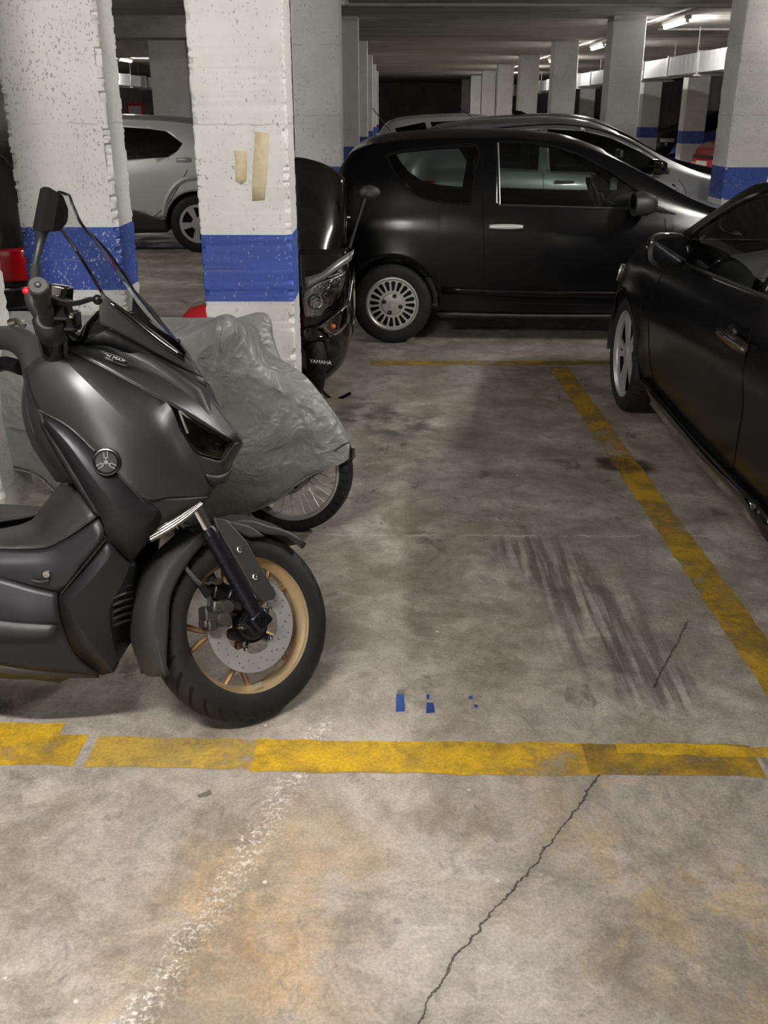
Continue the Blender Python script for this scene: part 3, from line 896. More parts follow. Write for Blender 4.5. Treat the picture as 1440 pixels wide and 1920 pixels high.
        for k, nm in ((3, 'windscreen'), (4, 'rear_window')):
            fs = [f for f in bm.faces if f[reg] == k]
            extract(fs, nm, glassmat, .005); dead |= set(fs)
        bmesh.ops.delete(bm, geom=list(dead), context='FACES')
        me = bpy.data.meshes.new('body'); bm.to_mesh(me); bm.free()
        me.set_sharp_from_angle(angle=radians(42))
        me.materials.append(MATS[s.paint])
        o = bpy.data.objects.new('body', me); link(o, s.root)
        md = o.modifiers.new('thickness', 'SOLIDIFY'); md.thickness = thick; md.offset = -1
        s.body_o = o
        # dark floor pan and wheel housings
        xa, xb = x0 + .25, x1 - .25
        mb = MB(); W = max(p[1] for p in s.wid)
        segs = sorted([xa, xb] + [a + k * s.archR for a in s.axles for k in (-1, 1)])
        mb.box(((xa + xb) / 2, 0, .30), (xb - xa, 2 * W - .62, .06))
        mid = (s.axles[0] + s.axles[1]) / 2; hl = abs(s.axles[0] - s.axles[1]) / 2 - s.archR - .01
        mb.box((mid, 0, .27), (2 * hl, 2 * W * .90, .06))
        mb.build('floor_pan', 'plastic_dark', s.root)
        for a in s.axles:
            for sg in (-1, 1):
                mb = MB(); yo = s.Y(a, s.R + s.archR + .01) - .012
                mb.lathe([(s.archR + .004, yo), (s.archR + .004, yo - .30), (.02, yo - .30)], 24, c=(a, 0, s.R), a0=-.15, a1=pi + .15)
                if sg < 0: mb.v = [(p[0], -p[1], p[2]) for p in mb.v]
                mb.build('wheel_housing', 'plastic_dark', s.root)
    def on(s, x, z, sg, out=0.0): return V(x, sg * (s.Y(x, z) + out), z)
    def seam(s, pts, sg, name='door_seam', r=.003, mat='trim_black', out=0.0, k=6):
        line = smooth_line([V(p[0], 0, p[1]) for p in pts], k)
        mb = MB(); mb.tube([s.on(p.x, p.z, sg, out) for p in line], r, 5); return mb.build(name, mat, s.root)
    def surf(s, pts2, sg, name, mat, out=.004, solid=.006, k=4):
        """patch laid on the side: rows of (x, z)"""
        rr = [smooth_line([V(p[0], 0, p[1]) for p in r], k) for r in pts2]
        cols = [smooth_line([r[j] for r in rr], k) for j in range(len(rr[0]))]
        mb = MB(); mb.grid([[s.on(cols[j][i].x, cols[j][i].z, sg, out) for j in range(len(cols))] for i in range(len(cols[0]))])
        return mb.build(name, mat, s.root, solid=solid)
def tyre_mb(R, w, rim, seg=48):
    mb = MB()
    prof = [(rim, -w * .38), (rim + .012, -w * .46), ((R + rim) / 2, -w * .5), (R - .025, -w * .47), (R - .006, -w * .40), (R, -w * .26), (R + .001, 0), (R, w * .26), (R - .006, w * .40), (R - .025, w * .47), ((R + rim) / 2, w * .5), (rim + .012, w * .46), (rim, w * .38)]
    mb.lathe(prof, seg, closed=True)
    return mb
def slot(r0, r1, a, w0, w1, n=4):
    """rounded radial slot outline at angle a"""
    c, t = (cos(a), sin(a)), (-sin(a), cos(a)); p = []
    for i in range(n + 1):
        q = -pi / 2 + pi * i / n
        p.append((r1 - w1 / 2 + cos(q) * w1 / 2 * .6, sin(q) * w1 / 2))
    for i in range(n + 1):
        q = pi / 2 + pi * i / n
        p.append((r0 + w0 / 2 + cos(q) * w0 / 2 * .6, sin(q) * w0 / 2))
    return [(c[0] * u + t[0] * v, c[1] * u + t[1] * v) for u, v in p]
def wheel(root, x, y, R, w, rim, style, sg, steer=0.0, spin=0.0, rimmat='hubcap', seg=48):
    """sg: side the face looks to (+1 left, -1 right)"""
    M = Matrix.Translation((x, y, R)) @ Matrix.Rotation(radians(steer), 4, 'Z') @ Matrix.Rotation(spin, 4, 'Y')
    t = tyre_mb(R, w, rim, seg).build('wheel', 'car_tyre', root, M=M)
    yf = sg * w * .40
    mb = MB()
    if style == 'hubcap':
        holes = [slot(rim * .50, rim * .93, 2 * pi * i / 20, .018, .034) for i in range(20)]
        holes += [circ(.013, 8, (.062 * cos(a), .062 * sin(a))) for a in (.4, .4 + pi / 2, .4 + pi, .4 + 1.5 * pi)]
        mb.plate(circ(rim + .004, 60), holes, yf - sg * .010, yf + sg * .004)
        mb.lathe([(rim * .44, yf + sg * .003), (rim * .40, yf + sg * .012), (.03, yf + sg * .017), (.0, yf + sg * .018)], 40)
        mb.lathe([(rim + .008, yf - sg * .012), (rim + .008, yf + sg * .006), (rim - .003, yf + sg * .010), (rim - .012, yf + sg * .004)], 60)
    elif style == 'alloy':
        holes = []
        for i in range(5):
            a = 2 * pi * i / 5
            holes.append([(rim * .90 * cos(a + q), rim * .90 * sin(a + q)) for q in (-.36, -.18, 0, .18, .36)] + [(.075 * cos(a + q), .075 * sin(a + q)) for q in (.25, -.25)])
            b_ = a + pi / 5
            holes.append([(rim * .88 * cos(b_ + q), rim * .88 * sin(b_ + q)) for q in (-.11, 0, .11)] + [(rim * .45 * cos(b_), rim * .45 * sin(b_))])
        mb.plate(circ(rim - .004, 60), holes, yf - sg * .022, yf - sg * .010)
        mb.lathe([(rim + .004, yf - sg * .015), (rim - .012, yf - sg * .015), (rim - .010, yf - sg * .005), (rim + .008, yf + sg * .010), (rim + .010, yf)], 60)
        bb = MB(); bb.lathe([(rim + .006, yf - sg * .10), (rim - .006, yf - sg * .10), (rim - .006, yf - sg * .016)], 60); bb.build('rim_barrel', 'black_metal', t)  # barrel coloured black to stand for the shade behind the spokes
        mb.lathe([(.05, yf - sg * .012), (.042, yf - sg * .003), (0, yf - sg * .001)], 24)
    else:
        holes = []
        for i in range(5):
            a = 2 * pi * i / 5
            holes.append([(rim * .86 * cos(a + q), rim * .86 * sin(a + q)) for q in (-.40, -.13, .13, .40)] + [(.08 * cos(a + q), .08 * sin(a + q)) for q in (.3, -.3)])
        mb.plate(circ(rim + .004, 40), holes, yf - sg * .03, yf)
    r = mb.build('rim', rimmat, t)
    mb = MB(); mb.lathe([(rim - .004, yf - sg * .06), (0, yf - sg * .06)], 32); mb.build('brake_drum', 'black_metal', t)
    if style == 'hubcap':
        for a in (.4, .4 + pi / 2, .4 + pi, .4 + 1.5 * pi):
            mb = MB(); mb.lathe([(.016, yf + sg * .006), (.016, yf + sg * .016), (.010, yf + sg * .018), (0, yf + sg * .012)], 10, c=(.062 * cos(a), 0, .062 * sin(a))); mb.build('wheel_bolt', 'black_metal', t)
        mb = MB(); mb.lathe([(.026, yf + sg * .017), (.022, yf + sg * .022), (0, yf + sg * .022)], 20); mb.build('hub_badge', 'steel', t)
    return t
def four_wheels(car, w, rim, style, rimmat='hubcap', inset=.015, steer=0):
    for i, a in enumerate(car.axles):
        for sg in (-1, 1):
            y = car.track / 2 - inset - w / 2
            wheel(car.root, a, sg * y, car.R, w, rim, style, sg, steer if i == 1 else 0, random.random(), rimmat)
def seat(root, x, y, mat, h=.62):
    st = MB(); st.patch([[V(x - .25, y - .24, .40), V(x, y - .25, .44), V(x + .27, y - .24, .43)], [V(x - .25, y, .38), V(x, y, .42), V(x + .28, y, .42)], [V(x - .25, y + .24, .40), V(x, y + .25, .44), V(x + .27, y + .24, .43)]], 4)
    st.build('seat', mat, root, solid=.12, off=0)
    bk = MB(); bk.patch([[V(x - .22, y - .23, .44), V(x - .32, y - .24, .72), V(x - .42, y - .19, .44 + h)], [V(x - .26, y, .44), V(x - .36, y, .72), V(x - .44, y, .46 + h)], [V(x - .22, y + .23, .44), V(x - .32, y + .24, .72), V(x - .42, y + .19, .44 + h)]], 4)
    o = bk.build('backrest', mat, root, solid=.11, off=0)
    hd = MB(); hd.box((x - .45, y, .56 + h), (.09, .26, .17)); hd.build('headrest', mat, root, bevel=.035, bseg=3)
def steering(root, x, y, z, tilt=.45):
    mb = MB(); R = Matrix.Rotation(-tilt, 3, 'Y')
    pts = [V(x, y, z) + R @ V(0, .185 * cos(a), .185 * sin(a)) for a in [2 * pi * i / 32 for i in range(33)]]
    mb.tube(pts, .014, 8, caps=False)
    for a in (-.1, pi + .1, 1.5 * pi):
        mb.tube([V(x + .02, y, z), V(x, y, z) + R @ V(0, .18 * cos(a), .18 * sin(a))], .013, 6)
    mb.ball((x + .03, y, z), (.035, .07, .06)); mb.tube([V(x + .03, y, z), V(x + .35, y, z - .16)], .03, 8)
    mb.build('steering_wheel', 'plastic_dark', root)
def mirror_pod(root, c, size, sg, mat, foot, name='door_mirror', glassface=True):
    """c centre; the pod looks back (-x)"""
    t = MB(); rows = []
    L, W, H = size
    for i, (f, k) in enumerate(((-.5, .92), (-.48, 1.0), (-.2, 1.0), (.15, .90), (.38, .66), (.5, .30))):
        rows.append([V(c[0] + f * L, c[1] + sg * W / 2 * k * (abs(cos(a)) ** .75) * (1 if cos(a) > 0 else -1) , c[2] + H / 2 * k * (abs(sin(a)) ** .75) * (1 if sin(a) > 0 else -1)) for a in [2 * pi * j / 20 for j in range(20)]])
    t.grid(rows, cv=True)
    t.f.append(tuple(range(20))); t.f.append(tuple(100 + j for j in reversed(range(20))))
    o = t.build(name, mat, root, ang=50)
    if glassface:
        g = MB(); g.v = [tuple(V(c[0] - .5 * L - .002, c[1] + (p[1] - c[1]) * .86, c[2] + (p[2] - c[2]) * .86)) for p in rows[0]]; g.f = [tuple(range(20))]
        g.build('mirror_glass', 'mirror_glass', o)
    f = MB(); f.tube([V(*foot), (V(*foot) + V(*c)) / 2 + V(0, 0, -.01), V(c[0], c[1] - sg * W * .3, c[2] - H * .25)], [.035, .028, .03], 8, 3, flat=.6)
    f.build('mirror_foot', 'plastic_dark', o)
    return o
def circle_poly(cx, cz, r, n=20): return [(cx + r * cos(2 * pi * i / n), cz + r * sin(2 * pi * i / n)) for i in range(n)]
# ------------------------------------------------------------------ small black city car (seen side-on)
w0 = gz(735, 645)
h_ = -2.0
Oc = w0 + V(-sin(radians(h_)), cos(radians(h_)), 0) * .815 + V(cos(radians(h_)), sin(radians(h_)), 0) * 1.1575
F2 = Frame(Oc, h_)
c2 = Car(F2, 'city_car', 'small black three-door car with silver slotted hubcaps across the back of the bay', 'car', 'black_paint',
    top=[(-1.70, .62), (-1.66, .95), (-1.56, 1.22), (-1.44, 1.38), (-1.28, 1.435), (-.9, 1.47), (-.4, 1.478), (0, 1.455), (.3, 1.375), (.62, 1.22), (.95, 1.045), (1.10, .985), (1.4, .915), (1.7, .80), (1.88, .66), (1.96, .52)],
    belt=[(-1.70, .60), (-1.64, .86), (-1.5, .97), (-1.0, .99), (0, .96), (.8, .925), (1.1, .90), (1.5, .83), (1.8, .68), (1.96, .46)],
    wid=[(-1.70, .60), (-1.62, .73), (-1.4, .805), (-1.0, .83), (0, .83), (1.0, .83), (1.4, .81), (1.75, .70), (1.96, .50)],
    sill=[(-1.70, .36), (-1.5, .28), (-.9, .20), (.9, .20), (1.6, .24), (1.96, .30)],
    axles=(-1.1575, 1.1575), R=.292, track=1.62, lean=.40, ws=(.36, 1.08), rw=(-1.58, -1.36), roofrow=.9,
    side=((0, .935), (.05, .955), (.22, .965), (.26, .985), (.5, 1.0), (.62, 1.0), (.80, .992), (1, .945)),
    windows=[[(-1.20, 1.31), (-1.10, 1.335), (-.85, 1.36), (-.575, 1.37), (-.59, 1.18), (-.615, 1.0), (-.80, 1.015), (-.95, 1.045), (-1.07, 1.12), (-1.15, 1.22)],
             [(-.42, 1.395), (-.2, 1.39), (-.02, 1.365), (.15, 1.315), (.33, 1.225), (.5, 1.12), (.60, 1.05), (.62, .975), (.2, .975), (-.40, .995)]],
    glassmat='car_glass', archgap=.05)
four_wheels(c2, .175, .187, 'hubcap', 'hubcap', inset=.0)
R_ = c2.root
for sg in (-1, 1):
    c2.seam([(-.535, 1.36), (-.525, 1.1), (-.51, .8), (-.50, .5), (-.50, .34)], sg)
    c2.seam([(-.50, .34), (-.42, .315), (.1, .30), (.72, .30)], sg)
    c2.seam([(.76, .90), (.78, .7), (.78, .5), (.72, .30)], sg)
    # window surrounds
    c2.seam([(-.42, 1.395), (-.41, 1.2), (-.40, .99)], sg, 'window_trim', .005, 'steel', k=3)
    c2.seam([(-.40, .99), (0, .98), (.3, .973), (.64, .968)], sg, 'window_trim', .008, 'plastic_grey', k=3)
    c2.seam([(-.42, 1.40), (-.2, 1.396), (-.02, 1.37), (.15, 1.32), (.33, 1.23), (.5, 1.125), (.62, 1.045)], sg, 'window_trim', .007, 'trim_black', k=3)
    c2.seam([(-1.21, 1.315), (-1.10, 1.342), (-.85, 1.366), (-.57, 1.376), (-.585, 1.18), (-.61, .993)], sg, 'window_trim', .008, 'trim_black', k=3)
    c2.seam([(-.61, .993), (-.80, 1.008), (-.95, 1.038), (-1.075, 1.115), (-1.16, 1.22), (-1.21, 1.315)], sg, 'window_trim', .008, 'trim_black', k=3)
    # rubbing strip, sill lip, wheel lip
    c2.surf([[(-.80, .425), (-.2, .405), (.4, .40), (.76, .40)], [(-.80, .375), (-.2, .35), (.4, .345), (.76, .35)]], sg, 'rubbing_strip', 'black_paint', .004, .012)
    c2.surf([[(-.83, .235), (-.3, .225), (.3, .225), (.80, .235)], [(-.80, .205), (-.3, .202), (.3, .202), (.78, .205)]], sg, 'sill_trim', 'plastic_grey', .006, .02)
    hd = c2.surf([[(-.475, .862), (-.40, .866), (-.30, .866), (-.235, .860)], [(-.475, .838), (-.40, .834), (-.30, .834), (-.235, .840)]], sg, 'door_handle', 'handle_silver', .026, .02)
    MB().box(tuple(c2.on(-.455, .85, sg, .008)), (.02, .03, .018)).build('handle_post', 'plastic_dark', hd); MB().box(tuple(c2.on(-.255, .85, sg, .008)), (.02, .03, .018)).build('handle_post', 'plastic_dark', hd)
    c2.surf([[(-.16, .725), (-.10, .728)], [(-.16, .69), (-.10, .692)]], sg, 'door_lock', 'steel', .002, .004, k=1) if False else None
    mirror_pod(R_, (.58, sg * .93, 1.015), (.16, .24, .16), sg, 'plastic_grey', (.58, sg * .79, .985))
    c2.surf([[(.50, 1.045), (.62, 1.03), (.68, 1.0)], [(.50, .965), (.66, .955), (.84, .93)]], sg, 'mirror_triangle', 'plastic_grey', .003, .006)
    # lamps
    mb = MB(); mb.patch([[V(1.50, sg * .79, .80), V(1.66, sg * .72, .76), V(1.80, sg * .60, .70)], [V(1.53, sg * .80, .70), V(1.70, sg * .735, .66), V(1.85, sg * .60, .60)]], 4); mb.build('headlight', 'reflector', R_, solid=.015)
    mb = MB(); mb.patch([[V(-1.60, sg * .70, 1.05), V(-1.64, sg * .60, 1.05)], [V(-1.655, sg * .72, .8), V(-1.69, sg * .60, .8)]], 4); mb.build('tail_light', 'red_lens', R_, solid=.015)
# inside
seat(R_, -.05, -.36, 'seat_fabric'); seat(R_, -.05, .36, 'seat_fabric')
mb = MB(); mb.box((-.85, 0, .62), (.5, 1.15, .35)); mb.build('rear_bench', 'seat_fabric', R_, bevel=.05)
mb = MB(); mb.box((-1.13, 0, .82), (.14, 1.1, .45)); mb.build('rear_bench_back', 'seat_fabric', R_, bevel=.04)
mb = MB(); mb.patch([[V(.55, -.70, .80), V(.75, -.70, .93), V(1.05, -.66, .94)], [V(.50, 0, .80), V(.72, 0, .95), V(1.06, 0, .965)], [V(.55, .70, .80), V(.75, .70, .93), V(1.05, .66, .94)]], 4); mb.build('dashboard', 'plastic_dark', R_, solid=.05)
steering(R_, .46, .36, .93)
mb = MB(); mb.box((.55, .02, 1.30), (.03, .2, .06)); mb.build('rear_view_mirror', 'plastic_dark', R_, bevel=.01)
mb = MB(); mb.tube([V(.53, .02, 1.28), V(.53, .02, 1.12)], .003, 5); mb.box((.53, .02, 1.08), (.05, .012, .09)); mb.build('hanging_tag', 'plate_white', R_)
mb = MB(); mb.tube([V(-1.2, 0, 1.455), V(-1.34, 0, 1.62)], .004, 6); mb.build('aerial', 'plastic_dark', R_)
mb = MB(); mb.box((1.95, 0, .40), (.02, .5, .11)); mb.build('number_plate', 'plate_white', R_, bevel=.003)
mb = MB(); mb.box((1.90, 0, .52), (.10, .9, .07)); mb.build('grille', 'plastic_dark', R_, bevel=.01)
mb = MB()
mb.tube([V(.80, -.60, 1.015), V(.95, -.25, 1.07), V(1.0, .1, 1.07)], .008, 6, 3); mb.build('wiper', 'plastic_dark', R_)

# ------------------------------------------------------------------ black coupe on the right, seen along its left side
FR = Frame((1.30 + .90, 5.42 - 1.38, 0), 90)
rc = Car(FR, 'coupe', 'glossy black coupe parked along the right edge with alloy wheels', 'car', 'black_paint',
    top=[(-2.30, .60), (-2.24, .90), (-2.0, 1.0), (-1.7, 1.06), (-1.2, 1.25), (-.6, 1.38), (-.1, 1.41), (.3, 1.37), (.7, 1.19), (1.05, 1.01), (1.2, .965), (1.6, .92), (1.9, .85), (2.12, .72), (2.24, .55)],
    belt=[(-2.30, .58), (-2.2, .86), (-1.7, .99), (-.8, .985), (0, .955), (.7, .925), (1.2, .895), (1.6, .84), (1.9, .75), (2.12, .62), (2.24, .48)],
    wid=[(-2.30, .62), (-2.1, .80), (-1.6, .89), (-.6, .905), (.6, .90), (1.4, .895), (1.8, .86), (2.1, .70), (2.24, .50)],
    sill=[(-2.30, .34), (-1.9, .26), (-1.0, .20), (1.0, .20), (1.9, .22), (2.24, .26)],
    axles=(-1.38, 1.38), R=.325, track=1.78, lean=.50, ws=(.34, 1.16), rw=(-1.68, -1.05),
    side=((0, .925), (.1, .94), (.3, .975), (.5, .985), (.68, 1.0), (.76, .985), (.9, .965), (1, .93)),
    windows=[[(.72, 1.0), (.70, 1.06), (.55, 1.15), (.30, 1.26), (0, 1.315), (-.35, 1.32), (-.46, 1.31), (-.42, .99), (.2, .965), (.70, .942)],
             [(-.52, 1.305), (-.50, 1.0), (-1.25, 1.01), (-1.30, 1.06), (-1.0, 1.20), (-.75, 1.275)]],
    glassmat='car_glass', archgap=.04, bulge=.02)
four_wheels(rc, .225, .235, 'alloy', 'alloy', inset=.0, steer=0)
R_ = rc.root
for sg in (-1, 1):
    rc.seam([(-.47, .98), (-.52, .85), (-.58, .6), (-.52, .36), (-.42, .30)], sg)
    rc.seam([(.80, .92), (.86, .7), (.84, .5), (.74, .32)], sg)
    rc.seam([(-.42, .30), (.2, .29), (.74, .32)], sg)
    rc.seam([(.74, .945), (.2, .963), (-.42, .985), (-.9, 1.0), (-1.28, 1.015)], sg, 'window_trim', .008, 'plastic_grey', k=3)
    rc.seam([(.73, 1.0), (.70, 1.065), (.55, 1.155), (.30, 1.265), (0, 1.32), (-.4, 1.322), (-.75, 1.28), (-1.0, 1.205), (-1.3, 1.06)], sg, 'window_trim', .008, 'black_gloss', k=3)
    # handle: cup and bar
    mb = MB(); mb.ball(tuple(rc.on(-.50 + .16, .80, sg, -.012)), (.075, .02, .055)); mb.build('handle_cup', 'black_metal', R_)
    hd = rc.surf([[(-.62, .835), (-.50, .84), (-.36, .835), (-.28, .825)], [(-.62, .80), (-.50, .797), (-.36, .80), (-.28, .81)]], sg, 'door_handle', 'black_gloss', .035, .022)
    rc.surf([[(-.62, .822), (-.50, .824), (-.36, .822)], [(-.62, .812), (-.50, .814), (-.36, .812)]], sg, 'handle_strip', 'chrome', .046, .004)
    MB().box(tuple(rc.on(-.585, .815, sg, .012)), (.03, .04, .025)).build('handle_post', 'black_gloss', hd); MB().box(tuple(rc.on(-.31, .815, sg, .012)), (.03, .04, .025)).build('handle_post', 'black_gloss', hd)
    mirror_pod(R_, (.44, sg * .965, 1.035), (.16, .19, .15), sg, 'black_gloss', (.52, sg * .87, .955))
    rc.surf([[(.95, .30), (0, .285), (-.95, .30)], [(.95, .215), (0, .205), (-.95, .215)]], sg, 'sill_skirt', 'black_gloss', .018, .03)
    mb = MB(); mb.patch([[V(1.85, sg * .82, .76), V(2.0, sg * .74, .73), V(2.14, sg * .58, .66)], [V(1.86, sg * .84, .66), V(2.04, sg * .76, .63), V(2.19, sg * .58, .56)]], 4); mb.build('headlight', 'reflector', R_, solid=.015)
    mb = MB(); mb.patch([[V(-2.13, sg * .82, .92), V(-2.24, sg * .60, .90)], [V(-2.16, sg * .84, .76), V(-2.28, sg * .60, .74)]], 4); mb.build('tail_light', 'red_lens', R_, solid=.02)
seat(R_, -.15, -.38, 'seat_fabric', .58); seat(R_, -.15, .38, 'seat_fabric', .58)
mb = MB(); mb.patch([[V(.45, -.76, .80), V(.65, -.76, .92), V(1.1, -.7, .93)], [V(.42, 0, .82), V(.62, 0, .95), V(1.12, 0, .945)], [V(.45, .76, .80), V(.65, .76, .92), V(1.1, .7, .93)]], 4); mb.build('dashboard', 'plastic_dark', R_, solid=.05)
steering(R_, .34, .38, .90)
mb = MB(); mb.patch([[V(.34, .30, .97), V(.46, .30, 1.0)], [V(.34, .46, .97), V(.46, .46, 1.0)]], 4); mb.build('instrument_hood', 'plastic_dark', R_, solid=.03)
mb = MB(); mb.box((-1.05, 0, .78), (.4, 1.2, .5)); mb.build('rear_bench', 'seat_fabric', R_, bevel=.06)
mb = MB(); mb.box((.42, .0, 1.28), (.03, .22, .06)); mb.build('rear_view_mirror', 'plastic_dark', R_, bevel=.01)
mb = MB(); mb.box((-2.315, 0, .72), (.015, .5, .11)); mb.build('number_plate', 'plate_white', R_, bevel=.003)
# ------------------------------------------------------------------ cars behind
def far_car(fr, name, label, paint, top, belt, W, L0, L1, axles, R, windows, ws, rw, glassmat, clad=(), rimstyle='five', mirror=None, handles=(), seats=True, rear_lamps=True, lean=.42, cladmat='plastic_dark', rimmat='alloy', group=None, front=True, lampmat='reflector'):
    c = Car(fr, name, label, 'car', paint, top, belt,
        wid=[(L0, W * .70), (L0 + .12, W * .86), (L0 + .4, W * .97), (L0 + .9, W), (L1 - .9, W), (L1 - .45, W * .95), (L1 - .15, W * .80), (L1, W * .60)],
        sill=[(L0, .36), (L0 + .3, .28), (0, .22), (L1 - .3, .25), (L1, .30)], axles=axles, R=R, track=2 * W - .05, lean=lean, ws=ws, rw=rw, windows=windows, glassmat=glassmat, clad=clad, cladmat=cladmat, nx=60)
    four_wheels(c, .20, R * .66, rimstyle, rimmat, inset=.0)
    for sg in (-1, 1):
        if mirror: mirror_pod(c.root, (mirror[0], sg * (W + .10), mirror[1]), (.17, .25, .17), sg, mirror[2], (mirror[0] + .03, sg * (W - .05), mirror[1] - .07))
        for x, z in handles: c.surf([[(x - .10, z + .014), (x + .10, z + .014)], [(x - .10, z - .014), (x + .10, z - .014)]], sg, 'door_handle', paint, .022, .016, k=2)
        zt = lerp_tab(belt, L1 - .35)
        mb = MB(); rows = [[V(x, sg * (c.Y(x, z) + .006), z) for x in (L1 - .62, L1 - .48, L1 - .34, L1 - .2)] for z in (zt - .03, zt - .09, zt - .15)]; mb.patch(rows, 3); mb.build('headlight', lampmat, c.root, solid=.012)
        zr = lerp_tab(belt, L0 + .22)
        if not rear_lamps: continue
        mb = MB(); rows = [[V(x, sg * (c.Y(x, z) + .006), z) for x in (L0 + .04, L0 + .14, L0 + .26, L0 + .38)] for z in (zr - .02, zr - .10, zr - .20)]; mb.patch(rows, 3); mb.build('tail_light', 'red_lens', c.root, solid=.012)
    if seats:
        seat(c.root, 0, -.36, 'seat_fabric'); seat(c.root, 0, .36, 'seat_fabric'); 
        mb = MB(); mb.box((-.95, 0, .72), (.4, 1.2, .55)); mb.build('rear_bench', 'seat_fabric', c.root, bevel=.05)
    mb = MB(); mb.box((L1 + .004, 0, .42), (.02, .5, .11)); mb.build('number_plate', 'plate_white', c.root, bevel=.003)
    mb = MB(); mb.box((L1 - .03, 0, .56), (.09, W * 1.1, .06)); mb.build('grille', 'plastic_dark', c.root, bevel=.01)
    return c
hatch_top = [(-2.05, .60), (-2.0, .95), (-1.9, 1.22), (-1.75, 1.40), (-1.5, 1.475), (-1.0, 1.52), (-.4, 1.54), (.0, 1.50), (.4, 1.36), (.8, 1.15), (1.1, 1.02), (1.25, .975), (1.7, .88), (2.0, .74), (2.2, .52)]
hatch_belt = [(-2.05, .58), (-1.95, .85), (-1.6, 1.0), (-.8, 1.0), (0, .965), (.8, .935), (1.25, .91), (1.7, .80), (2.0, .66), (2.2, .46)]
sv = far_car(Frame((2.12, 11.62, 0), 0), 'hatchback', 'silver grey hatchback with a glossy black mirror parked behind the small black car', 'silver_paint', hatch_top, hatch_belt, .88, -2.05, 2.2, (-1.3, 1.3), .31,
    [[(-1.45, 1.28), (-1.2, 1.36), (-.55, 1.415), (-.58, 1.02), (-1.3, 1.05)], [(-.48, 1.42), (-.1, 1.40), (.2, 1.33), (.5, 1.20), (.78, 1.05), (.80, .975), (-.45, 1.01)]], (.30, 1.2), (-1.92, -1.62), 'mid_glass', mirror=(.66, 1.05, 'black_gloss'), handles=((-.3, .90), (-1.25, .93)))
for sg in (-1, 1):
    sv.seam([(.92, .92), (1.0, .80), (1.02, .62), (.98, .45)], sg); sv.seam([(-.53, 1.0), (-.5, .7), (-.5, .35)], sg)
    sv.seam([(-1.5, 1.29), (-1.2, 1.40), (-.5, 1.46), (-.1, 1.44), (.2, 1.37), (.5, 1.24), (.80, 1.07)], sg, 'roof_trim', .010, 'plastic_dark')
steering(sv.root, .40, .36, .95)
mb = MB(); mb.patch([[V(.55, -.74, .82), V(.75, -.74, .93), V(1.15, -.7, .93)], [V(.5, 0, .84), V(.72, 0, .96), V(1.16, 0, .95)], [V(.55, .74, .82), V(.75, .74, .93), V(1.15, .7, .93)]], 4); mb.build('dashboard', 'plastic_grey', sv.root, solid=.05)
bk = far_car(Frame((2.62, 14.25, 0), 0), 'hatchback', 'dark car whose black roof and fin rise just above the silver hatchback', 'dark_paint_car', [(x, z + (.02 if z > 1.3 else 0)) for x, z in hatch_top], hatch_belt, .86, -2.05, 2.2, (-1.3, 1.3), .31,
    [[(-1.45, 1.28), (-1.2, 1.36), (-.55, 1.42), (-.58, 1.02), (-1.3, 1.05)], [(-.48, 1.42), (-.1, 1.40), (.2, 1.33), (.5, 1.20), (.78, 1.05), (.80, .975), (-.45, 1.01)]], (.30, 1.2), (-1.92, -1.62), 'dark_glass', mirror=(.66, 1.05, 'black_gloss'))
mb = MB(); mb.patch([[V(-.92, -.03, 1.53), V(-.76, -.02, 1.54)], [V(-1.0, 0, 1.60), V(-.86, 0, 1.585)], [V(-.92, .03, 1.53), V(-.76, .02, 1.54)]], 3); mb.build('roof_fin', 'black_gloss', bk.root)
mb = MB(); mb.tube([V(-1.5, .3, 1.50), V(-1.85, .3, 1.72)], .005, 6); mb.build('aerial', 'plastic_dark', bk.root)
wh = far_car(Frame((1.66, 18.75, 0), 0), 'hatchback', 'pale old hatchback far behind, between the receding pillars and the dark roof', 'white_paint_car', hatch_top, hatch_belt, .84, -2.05, 2.2, (-1.3, 1.3), .30,
    [[(-1.62, 1.30), (-1.1, 1.40), (-.95, 1.02), (-1.5, 1.03)], [(-1.0, 1.40), (-.55, 1.42), (-.58, 1.0), (-.86, 1.02)], [(-.48, 1.42), (-.1, 1.40), (.2, 1.33), (.5, 1.20), (.78, 1.05), (.80, .975), (-.45, 1.0)]], (.30, 1.2), (-1.92, -1.62), 'dark_glass', mirror=(.66, 1.03, 'plastic_dark'))
# silver crossover in the left gap, facing left
cx = far_car(Frame((-3.66, 12.85, 0), 180), 'crossover', 'silver crossover with black lower cladding seen between the two near pillars', 'silver_light',
    [(-2.15, .70), (-2.1, .98), (-1.95, 1.18), (-1.7, 1.38), (-1.35, 1.48), (-.8, 1.535), (-.1, 1.56), (.3, 1.52), (.7, 1.34), (1.05, 1.13), (1.25, 1.06), (1.7, .98), (2.0, .84), (2.2, .60)],
    [(-2.15, .66), (-2.0, .98), (-1.6, 1.12), (-1.1, 1.10), (-.4, 1.03), (.6, .98), (1.2, .96), (1.7, .86), (2.2, .52)], .90, -2.15, 2.2, (-1.32, 1.32), .335,
    [[(-1.20, 1.24), (-1.14, 1.16), (-1.02, 1.09), (-.42, 1.055), (-.42, 1.42), (-.80, 1.40), (-1.0, 1.375)], [(-.34, 1.42), (.1, 1.41), (.4, 1.32), (.75, 1.12), (.78, 1.02), (-.34, 1.05)]], (.30, 1.2), (-2.02, -1.55), 'dark_glass',
    clad=[[(-.95, .20), (-.95, .42), (-.84, .40), (-.45, .53), (.5, .50), (.95, .42), (.95, .20)]], mirror=(.68, 1.1, 'silver_light'), lean=.40)
